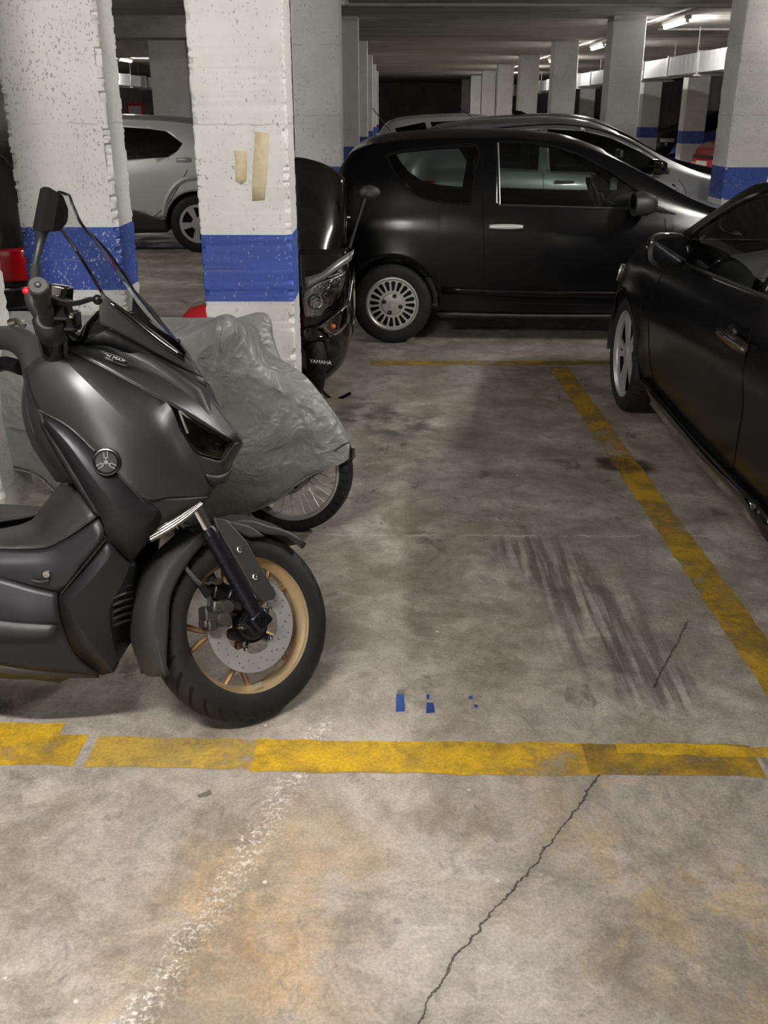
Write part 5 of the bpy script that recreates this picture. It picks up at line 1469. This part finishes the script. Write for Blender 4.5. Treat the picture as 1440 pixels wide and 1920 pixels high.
mb = MB(); q = S(88, 1076, .262); mb.lathe([(.0, -.003), (.004, -.003), (.005, -.006), (.0085, -.006), (.0085, .01)], 16, c=tuple(q)); mb.build('cover_screw', 'chrome', sc)
mb = MB(); mb.tube([S(198, 1010, .254), S(160, 1056, .258), S(114, 1112, .258)], .0045, 8, 4); mb.build('gloss_seam', 'black_gloss', sc)
mb = MB(); mb.tube([S(60, 1088, .262), S(76, 1091, .263), S(92, 1088, .263)], .004, 8, 4); mb.build('cover_crease', 'plastic_dark', sc)
# dark gaps between the panels
mb = MB(); mb.tube([S(*p[:2], p[2] + .003) for p in crease], .0030, 6, 5); mb.build('panel_gap', 'plastic_dark', sc)
mb = MB(); mb.tube([S(74, 769, .213), S(130, 801, .240), S(178, 846, .252)], .0032, 6, 5); mb.tube([S(222, 890, .252), S(264, 934, .242), S(286, 962, .21)], .0032, 6, 5); mb.build('panel_gap', 'plastic_dark', sc)
# bottom pan
bp = [S(px, py, 0) for px, py in ((222, 1200), (150, 1235), (0, 1215), (-300, 1180), (-300, 1060), (0, 1080), (110, 1000), (190, 1000), (235, 1080))]
m = MB(); m.plate([(p.x, p.z) for p in bp], [], -.19, .19); m.build('floor_core', 'plastic_dark', sc, bevel=.02)

# ---- handlebar, right end towards the camera (bar turned with the wheel)
be, gi = S(71, 534, .430), S(92, 606, .290)
gd = (gi - be).normalized()
mb = MB(); mb.tube([be, be + gd * .004, be + gd * .022, be + gd * .026], [.0195, .0225, .0225, .0195], 24); bw = mb.build('bar_end', 'plastic_grey', sc)
RB = Rdir(-gd)
mb = MB(); mb.tube([be - gd * .0015, be + gd * .002], .0075, 16); mb.build('bar_end_bolt', 'black_metal', bw)
mb = MB(); mb.tube([be - gd * .0022, be], .0042, 6); mb.build('bolt_socket', 'chrome', bw)
mb = MB(); mb.tube([be + gd * .026, be + gd * .04, be + gd * .10, be + gd * .155], [.020, .0185, .018, .020], 24); mb.build('grip', 'rubber', sc)
mb = MB(); h0 = be + gd * .15; mb.tube([h0, h0 + gd * .012, h0 + gd * .06, h0 + gd * .085], [.026, .033, .036, .030], 20); mb.build('switch_housing', 'plastic_dark', sc)
mb = MB(); mb.ball(S(52, 546, .27), (.012, .016, .010)); mb.build('stop_switch', 'red_plastic', sc, label='red stop switch')
mb = MB(); mb.tube([S(54, 552, .27), S(66, 568, .275), S(90, 598, .28)], [.013, .022, .026], 14, 3); mb.build('switch_pod', 'plastic_dark', sc)
mb = MB(); h1 = S(112, 552, .26); mb.box(tuple(h1), (.05, .055, .045), R=Matrix.Rotation(.15, 3, 'Y')); mcyl = mb.build('brake_reservoir', 'black_gloss', sc, bevel=.006)
mb = MB(); mb.box(tuple(S(105, 546, .292)), (.022, .004, .024), R=Matrix.Rotation(.15, 3, 'Y')); mb.build('sight_glass', 'chrome', mcyl, bevel=.002)
mb = MB(); mb.tube([S(96, 560, .34), S(118, 568, .36), S(145, 568, .38), S(170, 561, .39), S(183, 563, .395)], [.011, .010, .0085, .008, .0075], 10, 5, flat=.7); mb.ball(S(183, 562, .396), .0115, 14, 10); mb.build('brake_lever', 'black_metal', sc)
mb = MB(); mb.box(tuple(S(108, 580, .30)), (.06, .05, .05)); mb.box(tuple(S(120, 600, .25)), (.07, .06, .05)); mb.build('lever_clamp', 'black_gloss', sc, bevel=.008)
mb = MB(); mb.ball(S(133, 592, .31), .007, 10, 8); mb.build('clamp_bolt', 'chrome', sc)
bl, br = S(98, 620, .26), S(125, 690, .02)
mb = MB(); mb.tube([be + gd * .02, gi, S(112, 640, .18), S(122, 665, .08), S(125, 680, .0)], .012, 10, 4); mb.build('handlebar', 'black_metal', sc)
panel('dashboard', [[(92, 620, .16), (125, 612, .16), (150, 640, .14)], [(88, 660, .12), (125, 655, .12), (150, 660, .10)], [(92, 690, .06), (128, 688, .06), (156, 684, .04)]], 'black_gloss', 3, thick=.03)
mb = MB(); mb.tube([S(84, 600, .26), S(100, 640, .2), S(118, 690, .12)], [.030, .036, .045], 14, 4); mb.build('steering_cover', 'black_gloss', sc)
mb = MB(); mb.tube([S(96, 612, .28), S(104, 640, .25), S(110, 680, .18)], .006, 8, 4); mb.tube([S(108, 606, .28), S(122, 640, .24), S(122, 680, .17)], .005, 8, 4); mb.build('throttle_cable', 'rubber', sc)
# left half of the handlebar cover, swung back
mb = MB(); mb.tube([S(-40, 650, -.10), S(0, 634, -.06), S(38, 640, -.02), S(66, 668, .04), S(78, 712, .10)], [.035, .040, .044, .044, .045], 18, 5, flat=.8); mb.build('handlebar_cover', 'plastic_grey', sc)
mb = MB(); mb.tube([S(-20, 690, -.06), S(10, 682, -.02), S(40, 690, .03)], .020, 12, 4); mb.build('handlebar_clamp', 'black_metal', sc)
lb = S(-60, 655, -.14); le = V(-.80, .30, 1.02)
mb = MB(); mb.tube([lb, (lb + le) / 2, le], .018, 16, 3); mb.build('grip', 'rubber', sc)
mb = MB(); mb.tube([S(18, 606, -.03), S(34, 602, -.02), S(44, 612, -.01)], .010, 10, 3); mb.build('switch_ring', 'chrome', sc)
# mirrors
def mirror_head(pts_f, thick, parent):
    m = MB(); n = len(pts_f); c = sum(pts_f, V(0, 0, 0)) / n
    fwd = (pts_f[0] - c).cross(pts_f[2] - c).normalized()
    if fwd.dot(V(.35, -1, .2)) < 0: fwd = -fwd
    rows = [[c + (p - c) * .5 - fwd * .012 for p in pts_f], [c + (p - c) * .9 - fwd * .008 for p in pts_f], [p for p in pts_f], [c + (p - c) * 1.02 + fwd * thick * .25 for p in pts_f], [c + (p - c) * .86 + fwd * thick * .75 for p in pts_f], [c + (p - c) * .45 + fwd * thick for p in pts_f]]
    m.grid(rows, cv=True); m.f.append(tuple(range(n))); m.f.append(tuple(5 * n + j for j in reversed(range(n))))
    return m
head = [S(*q) for q in ((82, 350, .36), (66, 432, .40), (74, 433, .36), (84, 432, .30), (92, 420, .24), (96, 395, .22), (96, 370, .25), (90, 355, .31))]
mh = mirror_head(head, .045, sc).build('mirror', 'trim_black', sc, ang=30)
mb = MB(); c_ = sum(head, V(0, 0, 0)) / len(head); fw_ = (head[0] - c_).cross(head[2] - c_).normalized(); fw_ = -fw_ if fw_.dot(V(.35, -1, .2)) > 0 else fw_
mb.v = [tuple(c_ + (p - c_) * .48 + fw_ * .0135) for p in head]; mb.f = [tuple(range(len(head)))]; mb.build('mirror_glass', 'trim_black', mh)
mb = MB(); mb.tube([S(79, 428, .32), S(77, 450, .32), S(69, 482, .33), S(66, 500, .33)], [.017, .010, .0075, .008], 12, 4); mb.build('mirror_stem', 'plastic_dark', mh)
mb = MB(); mb.tube([S(66, 496, .33), S(67, 530, .32), S(74, 575, .30)], [.0115, .0125, .013], 12, 3); mb.build('mirror_base', 'plastic_grey', mh)
hl2 = [V(p.x - .56, -p.y + .02, p.z - .02) for p in head]
mh2 = mirror_head(hl2, .045, sc).build('mirror', 'trim_black', sc, ang=30)
mb = MB(); q = [V(p.x - .56, -p.y + .02, p.z - .02) for p in (S(79, 428, .32), S(69, 482, .33), S(74, 575, .30))]; mb.tube(q + [le + V(.02, -.05, .01)], [.014, .009, .010, .012], 12, 4); mb.build('mirror_stem', 'plastic_dark', mh2)
# ---- the rest of the scooter, out of the picture: seat, tail, rear wheel, silencer
def lofty(name, secs, mat):
    rows = []
    for x, w, z0, z1, p in secs:
        rows.append([V(x, w * (abs(cos(a)) ** p) * (1 if cos(a) > 0 else -1), (z0 + z1) / 2 + (z1 - z0) / 2 * (abs(sin(a)) ** p) * (1 if sin(a) > 0 else -1)) for a in [2 * pi * j / 24 for j in range(24)]])
    cols = [smooth_line([r[j] for r in rows], 4) for j in range(24)]
    m = MB(); m.grid([[cols[j][i] for j in range(24)] for i in range(len(cols[0]))], cv=True)
    L = len(m.v); m.f.append(tuple(range(24))); m.f.append(tuple(L - 24 + j for j in reversed(range(24))))
    return m.build(name, mat, sc)
lofty('tail_body', [(-.84, .15, .32, .66, .6), (-.98, .19, .32, .74, .6), (-1.3, .20, .42, .78, .6), (-1.65, .14, .55, .82, .6), (-1.85, .05, .66, .80, .7)], 'matte_grey')
lofty('seat', [(-.86, .10, .62, .74, .6), (-.95, .15, .66, .80, .6), (-1.1, .18, .70, .83, .6), (-1.25, .17, .74, .92, .6), (-1.6, .15, .78, .93, .6), (-1.75, .10, .80, .90, .7)], 'plastic_dark')
mb = MB(); mb.lathe(prof, 64, closed=True); RW = Matrix.Translation((-1.50, 0, .272)); rwo = mb.build('rear_wheel', 'scooter_tyre', sc, M=RW)
mb = MB(); hs = [slot(.06, .17, 2 * pi * i / 5, .05, .13) for i in range(5)]; mb.plate(circ(RM, 60), hs, -.02, .02); mb.lathe([(RM + .004, -.048), (RM - .010, -.048), (RM - .016, 0), (RM - .010, .048), (RM + .004, .048)], 60); mb.build('rim_barrel', 'gold', rwo)
mb = MB(); mb.tube([V(-.95, -.18, .30), V(-1.15, -.21, .30), V(-1.45, -.22, .36), V(-1.75, -.22, .44)], [.05, .06, .062, .055], 18, 4); mb.build('silencer', 'black_metal', sc)
mb = MB(); mb.tube([V(-.80, .10, .25), V(-.82, .24, .04), V(-.80, .33, -.045)], .012, 10, 3); mb.build('side_stand', 'black_metal', sc)
mb = MB(); mb.patch([[V(-1.80, -.08, .80), V(-1.87, 0, .79), V(-1.80, .08, .80)], [V(-1.82, -.07, .72), V(-1.88, 0, .72), V(-1.82, .07, .72)]], 3); mb.build('tail_light', 'red_lens', sc, solid=.012)
# ------------------------------------------------------------------ small spoked bike under a grey cover
FB = Frame(gz(540, 1000) + V(0, .05, 0), -17, 5)
bike = empty('covered_bike', FB.M)
tag(bike, 'small spoked motorbike under a grey rain cover behind the grey scooter', 'motorbike')
BR, BI = .272, .222
def spoked(x, y):
    M = Matrix.Translation((x, y, BR - .004))
    m = MB(); pf = [(BI + .002, -.018), (BI + .012, -.032), (BR - .018, -.036), (BR - .003, -.028), (BR, 0), (BR - .003, .028), (BR - .018, .036), (BI + .012, .032), (BI + .002, .018)]
    m.lathe(pf, 64, closed=True); w = m.build('wheel', 'knobby_tyre', bike, M=M)
    m = MB(); m.lathe([(BI + .006, -.020), (BI - .006, -.020), (BI - .014, -.010), (BI - .014, .010), (BI - .006, .020), (BI + .006, .020)], 64, closed=True); m.build('rim', 'hubcap', w)
    m = MB()
    for i in range(36):
        a = 2 * pi * i / 36; sg = 1 if i % 2 else -1; b2 = a + (.38 if (i // 2) % 2 else -.38)
        m.tube([V((BI - .012) * cos(a), 0, (BI - .012) * sin(a)), V(.036 * cos(b2), .028 * sg, .036 * sin(b2))], .0019, 5)
    m.build('spoke', 'spoke_steel', w)
    m = MB(); m.lathe([(0, -.04), (.042, -.04), (.044, -.03), (.024, -.02), (.024, .02), (.044, .03), (.042, .04), (0, .04)], 24); m.build('hub', 'black_metal', w)
    m = MB(); m.plate(circ(.105, 48), [circ(.088, 40)], -.050, -.046); d = m.build('brake_disc', 'steel', w)
    m = MB()
    for i in range(5):
        a = 2 * pi * i / 5; m.tube([V(.035 * cos(a), -.044, .035 * sin(a)), V(.09 * cos(a + .3), -.048, .09 * sin(a + .3))], .005, 6)
    m.build('disc_carrier', 'black_metal', d)
    for i in range(46):
        pass
    return w
w1 = spoked(0, 0); w2 = spoked(-.86, 0)
for sg in (-1, 1):
    mb = MB(); mb.tube([V(0, sg * .065, .27), V(-.09, sg * .065, .55), V(-.17, sg * .06, .78)], [.018, .017, .015], 12, 3); mb.build('fork_leg', 'black_metal', bike)
mb = MB(); mb.tube([V(-.17, 0, .74), V(-.30, 0, .55), V(-.55, 0, .36), V(-.86, 0, .27)], .03, 10, 4); mb.build('frame', 'black_metal', bike)
mb = MB(); mb.tube([V(-.22, -.21, .78), V(-.19, -.12, .79), V(-.18, 0, .79), V(-.19, .12, .79), V(-.22, .21, .78)], .011, 10, 4); mb.build('handlebar', 'black_metal', bike)
mb = MB(); mb.box((-.68, 0, .72), (.5, .2, .09)); mb.build('saddle', 'plastic_dark', bike, bevel=.03)
mb = MB(); mb.box((-.45, 0, .36), (.3, .2, .28)); mb.build('engine', 'black_metal', bike, bevel=.03)
mb = MB(); mb.tube([V(-.45, .1, .26), V(-.47, .24, .05), V(-.47, .29, -.022)], .010, 8, 3); mb.build('side_stand', 'black_metal', bike)
colsP = [
    [(-80, 600, 0), (-80, 690, .15), (-70, 790, .20), (-60, 870, .18)],
    [(20, 584, 0), (25, 690, .17), (35, 790, .20), (55, 885, .14)],
    [(120, 590, 0), (130, 690, .18), (130, 800, .20), (128, 935, .14)],
    [(250, 594, 0), (250, 690, .22), (250, 820, .22), (250, 962, .16)],
    [(345, 596, 0), (342, 660, .26), (338, 830, .24), (345, 985, .17)],
    [(400, 596, 0), (392, 622, .28), (385, 800, .24), (385, 985, .16)],
    [(436, 597, 0), (424, 608, .27), (415, 780, .235), (415, 980, .15)],
    [(478, 612, 0), (455, 645, .20), (462, 800, .18), (470, 960, .13)],
    [(500, 655, 0), (500, 705, .14), (508, 820, .145), (528, 932, .11)],
    [(568, 702, 0), (560, 745, .10), (560, 830, .105), (562, 903, .085)],
    [(614, 757, 0), (610, 788, .075), (605, 840, .08), (602, 882, .07)],
    [(642, 800, 0), (638, 818, .05), (636, 848, .055), (640, 868, .055)],
    [(658, 832, 0), (657, 838, .03), (656, 848, .04), (655, 857, .042)]]
g0 = [[FB(*p) for p in c] for c in colsP]
k1, k2 = 7, 9
rr = [smooth_line(r, k2) for r in g0]
cc = [smooth_line([r[j] for r in rr], k1) for j in range(len(rr[0]))]
grid_ = [[cc[j][i] for j in range(len(cc))] for i in range(len(cc[0]))]
peak = FB(423, 606, .27); peak2 = FB(552, 746, .10)
def crumple(p):
    d = p - peak; r = sqrt(d.x ** 2 + d.z ** 2); a = atan2(d.z, d.x)
    f = .030 * (1 - 2.2 * abs(sin(a * 5.5 + 1.2 * noise.noise(V(p.x * 3, p.z * 3, 2))))) * min(1, r / .08) * math.exp(-r / .20)
    d2 = p - peak2; r2 = sqrt(d2.x ** 2 + d2.z ** 2); a2 = atan2(d2.z, d2.x)
    f += .014 * (1 - 2.2 * abs(sin(a2 * 6))) * min(1, r2 / .06) * math.exp(-r2 / .15)
    f += .011 * noise.noise(V(p.x * 4 - p.z * 2, p.z * 8, 5)) + .006 * (1 - abs(noise.noise(V(p.x * 5 + p.z * 4, p.z * 13 - p.x * 6, 9))) * 2)
    return f
rows = []
for i, r in enumerate(grid_):
    n = len(r); near = []
    for j, p in enumerate(r):
        t = j / (n - 1)
        near.append(V(p.x, p.y - crumple(p) * min(1, t * 5), p.z + .004 * noise.noise(V(p.x * 9, t * 4, 3))))
    far = [V(p.x, -p.y * (.45 if p.z > .6 else .8), p.z - .02) for p in r[1:]]
    rows.append(list(reversed(near)) + far)
mb = MB(); mb.grid(rows); mb.build('rain_cover', 'cover_fabric', bike, solid=.003, off=0, ang=60, label='creased grey fabric cover')
hem = [r[0] for r in rows]
mb = MB(); mb.tube(hem, .004, 6); mb.build('cover_hem', 'cover_fabric', bike)
mb = MB(); mb.tube([FB(626, 846, .07), FB(640, 836, .06), FB(655, 829, .035)], .0028, 6, 4); mb.build('cover_strap', 'plastic_dark', bike)

# ------------------------------------------------------------------ black maxi scooter facing the camera behind the taped pillar
KY = 5.60
KF = Frame((-.54, KY, 0), -83)
ks = empty('maxi_scooter', KF.M)
tag(ks, 'black maxi scooter with clear headlight facing the viewer, half hidden by the taped pillar', 'scooter')
def K(px, py, x=0.0):
    d = ray(px, py); t = ((KF.O - CAMP).dot(KF.x) + x) / d.dot(KF.x)
    return KF.Mi @ (CAMP + d * t)
M = Matrix.Translation((0, .03, .27)) @ Matrix.Rotation(radians(14), 4, 'Z')
mb = MB(); mb.lathe([(.20, -.04)] + [(.215 + .055 * cos(a), .058 * sin(a)) for a in [-2 + 4 * i / 12 for i in range(13)]] + [(.20, .04)], 56, closed=True); kw = mb.build('front_wheel', 'scooter_tyre', ks, M=M)
mb = MB(); mb.lathe([(.205, -.046), (.19, -.046), (.18, 0), (.19, .046), (.205, .046)], 48); hs = [slot(.06, .17, 2 * pi * i / 5, .05, .12) for i in range(5)]; mb.plate(circ(.2, 48), hs, -.02, .02); mb.build('rim', 'black_metal', kw)
rowsg = []
for i in range(9):
    A = radians(30 + 120 * i / 8); u = V(cos(A), 0, sin(A))
    rowsg.append([u * (.285 - .05 * abs(t) ** 2.5) + V(0, .085 * t, 0) for t in (-1, -.8, -.5, 0, .5, .8, 1)])
mb = MB(); mb.patch(rowsg, 3); fm = mb.build('front_mudguard', 'black_gloss', ks, M=M, solid=.005)
rowsg = []
tm = text_mesh('YAMAHA', .030, .0008)
TM = Matrix.Translation(K(601, 679, .295)) @ Matrix.Rotation(radians(90), 4, 'Z') @ Matrix.Rotation(radians(62), 4, 'X')
tm.xf(Matrix.Rotation(radians(-7), 4, 'Z')); tm.build('lettering', 'white_print', ks, M=TM)
for sg in (-1, 1):
    mb = MB(); mb.tube([V(0, .03 + sg * .075, .27), V(-.16, .03 + sg * .075, .60)], .02, 12); mb.build('fork_leg', 'black_metal', ks)
def half(secs, sg):
    """secs: rows of (z, [(x, y), ...]) from the middle outwards"""
    return [[V(p[0], sg * p[1], p[2] if len(p) > 2 else z) for p in r] for z, r in secs]
apron = [(.34, [(.12, 0), (.10, .08), (.04, .14), (-.20, .17)]), (.42, [(.17, 0), (.15, .10), (.08, .20), (-.22, .235)]), (.52, [(.19, 0), (.165, .13), (.09, .245), (-.24, .285)]),
         (.64, [(.17, 0), (.15, .15), (.075, .275), (-.24, .315)]), (.76, [(.10, 0), (.085, .16), (.02, .285), (-.24, .315)]), (.88, [(.02, 0), (.01, .16), (-.05, .275), (-.26, .30)])]
for sg in (-1, 1):
    mb = MB(); mb.patch(half(apron, sg), 4); mb.build('front_apron', 'black_gloss', ks, solid=.008)
    # grey brow above the lamp
    q = [[K(572, 546, .20), K(600, 528, .18), K(630, 508, .13), K(658, 488, .05)], [K(572, 520, .185), K(600, 512, .16), K(632, 488, .10), K(664, 467, .0)]]
    if sg < 0: q = [[V(p.x, -p.y, p.z) for p in r] for r in q]
    mb = MB(); mb.patch(q, 4); mb.build('headlight_brow', 'brow_grey', ks, solid=.008)
    q = [[K(570, 545, .205), K(605, 524, .185), K(650, 508, .11)], [K(566, 575, .215), K(605, 558, .195), K(640, 545, .13)], [K(570, 596, .215), K(596, 594, .20), K(625, 572, .15)]]
    q2 = [[V(p.x - .018, p.y, p.z) for p in r] for r in q]
    if sg < 0: q = [[V(p.x, -p.y, p.z) for p in r] for r in q]; q2 = [[V(p.x, -p.y, p.z) for p in r] for r in q2]
    mb = MB(); mb.patch(q2, 4); hb = mb.build('headlight', 'reflector', ks, solid=.008)
    mb = MB(); mb.patch(q, 4); mb.build('headlight_lens', 'clear_lens', hb, solid=.003)
    c_ = K(592, 566, .215); c_ = V(c_.x, c_.y * sg, c_.z)
    mb = MB(); mb.lathe([(.045, .0), (.040, -.012), (.022, -.02), (0, -.018)], 24, R=Matrix.Rotation(radians(90), 3, 'Z') @ Matrix.Rotation(radians(180), 3, 'X'), c=tuple(c_)); mb.build('headlight_projector', 'reflector', hb)
    q = [[K(598, 614, .205), K(632, 588, .165), K(657, 566, .09)], [K(612, 624, .20), K(638, 604, .155), K(657, 582, .09)], [K(624, 631, .19), K(640, 622, .15), K(655, 600, .09)]]
    q2 = [[V(p.x - .012, p.y, p.z) for p in r] for r in q]
    if sg < 0: q = [[V(p.x, -p.y, p.z) for p in r] for r in q]; q2 = [[V(p.x, -p.y, p.z) for p in r] for r in q2]
    mb = MB(); mb.patch(q2, 4); tb = mb.build('turn_signal', 'reflector', ks, solid=.006)
    mb = MB(); mb.patch(q, 4); mb.build('turn_signal_lens', 'clear_lens', tb, solid=.003)
    o_ = K(625, 612, .178); mb = MB(); mb.ball((o_.x, o_.y * sg, o_.z), .014, 12, 8); mb.build('turn_signal_bulb', 'orange_lens', tb)
    # lower side fairing
    q = [[K(600, 640, .12), K(602, 662, .09), K(598, 690, .05), K(590, 716, .0)], [K(645, 600, .10), K(650, 640, .06), K(640, 680, .0), K(612, 712, -.05)], [K(664, 500, -.08), K(664, 600, -.12), K(648, 670, -.14), K(618, 708, -.14)]]
    if sg < 0: q = [[V(p.x, -p.y, p.z) for p in r] for r in q]
    mb = MB(); mb.patch(q, 4); mb.build('side_fairing', 'black_gloss', ks, solid=.008)
    ws_ = [(.84, [(.03, 0), (.0, .14), (-.10, .255), (-.22, .29)]), (1.0, [(-.06, 0), (-.08, .15), (-.16, .27), (-.26, .305)]), (1.18, [(-.16, 0), (-.18, .16), (-.25, .27), (-.34, .31)]), (1.28, [(-.22, 0, 1.29), (-.235, .13, 1.285), (-.28, .245, 1.265), (-.35, .305, 1.235)]), (1.36, [(-.26, 0, 1.362), (-.265, .07, 1.355), (-.28, .16, 1.33), (-.34, .235, 1.295)])]
    mb = MB(); mb.patch(half(ws_, sg), 5); mb.build('windscreen', 'black_gloss', ks, solid=.004)
    h0 = K(692, 362, -.18); s0 = K(655, 466, -.12); h0.y *= sg; s0.y *= sg
    mb = MB()
    rws = []
    for f, kx in ((-.5, .8), (-.3, 1.0), (.2, .9), (.5, .45)):
        rws.append([h0 + V(f * .05, .068 * kx * cos(a) * (1.0 if cos(a) > 0 else .9), .045 * kx * sin(a) * (1.0 if sin(a) > 0 else .75)) for a in [2 * pi * j / 18 for j in range(18)]])
    mb.grid(rws, cv=True); mb.f.append(tuple(range(18))); mb.f.append(tuple(54 + j for j in reversed(range(18)))); mo = mb.build('mirror', 'plastic_grey', ks)
    mb = MB(); mb.tube([s0, s0.lerp(h0, .5) + V(0, -.008 * sg, 0), h0 + V(0, -.02 * sg, -.02)], [.010, .008, .009], 10, 4); mb.build('mirror_stem', 'plastic_dark', mo)
mb = MB(); mb.patch([[V(-.24, -.27, .45), V(-.30, 0, .40), V(-.24, .27, .45)], [V(-.28, -.30, .7), V(-.36, 0, .66), V(-.28, .30, .7)], [V(-.30, -.27, 1.0), V(-.40, 0, 1.0), V(-.30, .27, 1.0)]], 4); mb.build('leg_shield', 'plastic_dark', ks, solid=.02)
mb = MB(); mb.tube([V(-.50, -.34, 1.0), V(-.42, -.15, 1.02), V(-.40, 0, 1.0), V(-.42, .15, 1.02), V(-.50, .34, 1.0)], .014, 10, 4); mb.build('handlebar', 'black_metal', ks)
def lofty2(name, secs, mat, par):
    rows = []
    for x, w, z0, z1, p in secs:
        rows.append([V(x, w * (abs(cos(a)) ** p) * (1 if cos(a) > 0 else -1), (z0 + z1) / 2 + (z1 - z0) / 2 * (abs(sin(a)) ** p) * (1 if sin(a) > 0 else -1)) for a in [2 * pi * j / 20 for j in range(20)]])
    cols = [smooth_line([r[j] for r in rows], 3) for j in range(20)]
    m = MB(); m.grid([[cols[j][i] for j in range(20)] for i in range(len(cols[0]))], cv=True)
    L = len(m.v); m.f.append(tuple(range(20))); m.f.append(tuple(L - 20 + j for j in reversed(range(20))))
    return m.build(name, mat, par)
lofty2('floorboard', [(-.20, .20, .24, .36, .6), (-.5, .22, .22, .36, .6), (-.75, .2, .24, .5, .6)], 'plastic_dark', ks)
lofty2('tail_body', [(-.62, .15, .34, .66, .6), (-.95, .18, .32, .74, .6), (-1.3, .19, .42, .78, .6), (-1.62, .13, .55, .82, .6), (-1.8, .05, .66, .80, .7)], 'black_gloss', ks)
lofty2('seat', [(-.60, .10, .64, .75, .6), (-.85, .15, .66, .81, .6), (-1.2, .17, .72, .88, .6), (-1.6, .14, .78, .92, .6), (-1.7, .10, .80, .90, .7)], 'plastic_dark', ks)
mb = MB(); mb.lathe([(.20, -.05)] + [(.215 + .055 * cos(a), .065 * sin(a)) for a in [-2 + 4 * i / 12 for i in range(13)]] + [(.20, .05)], 40, closed=True); mb.plate(circ(.202, 40), [], -.02, .02); mb.build('rear_wheel', 'scooter_tyre', ks, M=Matrix.Translation((-1.5, 0, .27)))
mb = MB(); mb.tube([V(-.02, .10, .07), K(622, 749, -.02) , K(640, 746, .0), K(657, 737, .03)], .010, 8, 2); mb.build('center_stand', 'black_metal', ks)

# ------------------------------------------------------------------ red bin behind the taped pillar
c_ = gy(392, 600, 5.02)
root = empty('litter_bin', Matrix.Translation((c_.x, 5.02, 0)))
tag(root, 'red domed bin peeking out between the taped pillar and the grey cover', 'bin')
zt = gy(392, 572, 5.02).z
RX = Matrix.Rotation(pi / 2, 3, 'X')
mb = MB(); mb.lathe([(0, 0.0), (.11, .0), (.14, zt - .13), (.13, zt - .13)], 32, R=RX); mb.build('barrel', 'red_bin', root)
mb = MB(); mb.lathe([(.148, zt - .15), (.152, zt - .11), (.14, zt - .06), (.10, zt - .018), (.05, zt - .003), (0, zt)], 32, R=RX); mb.build('lid', 'red_bin', root)
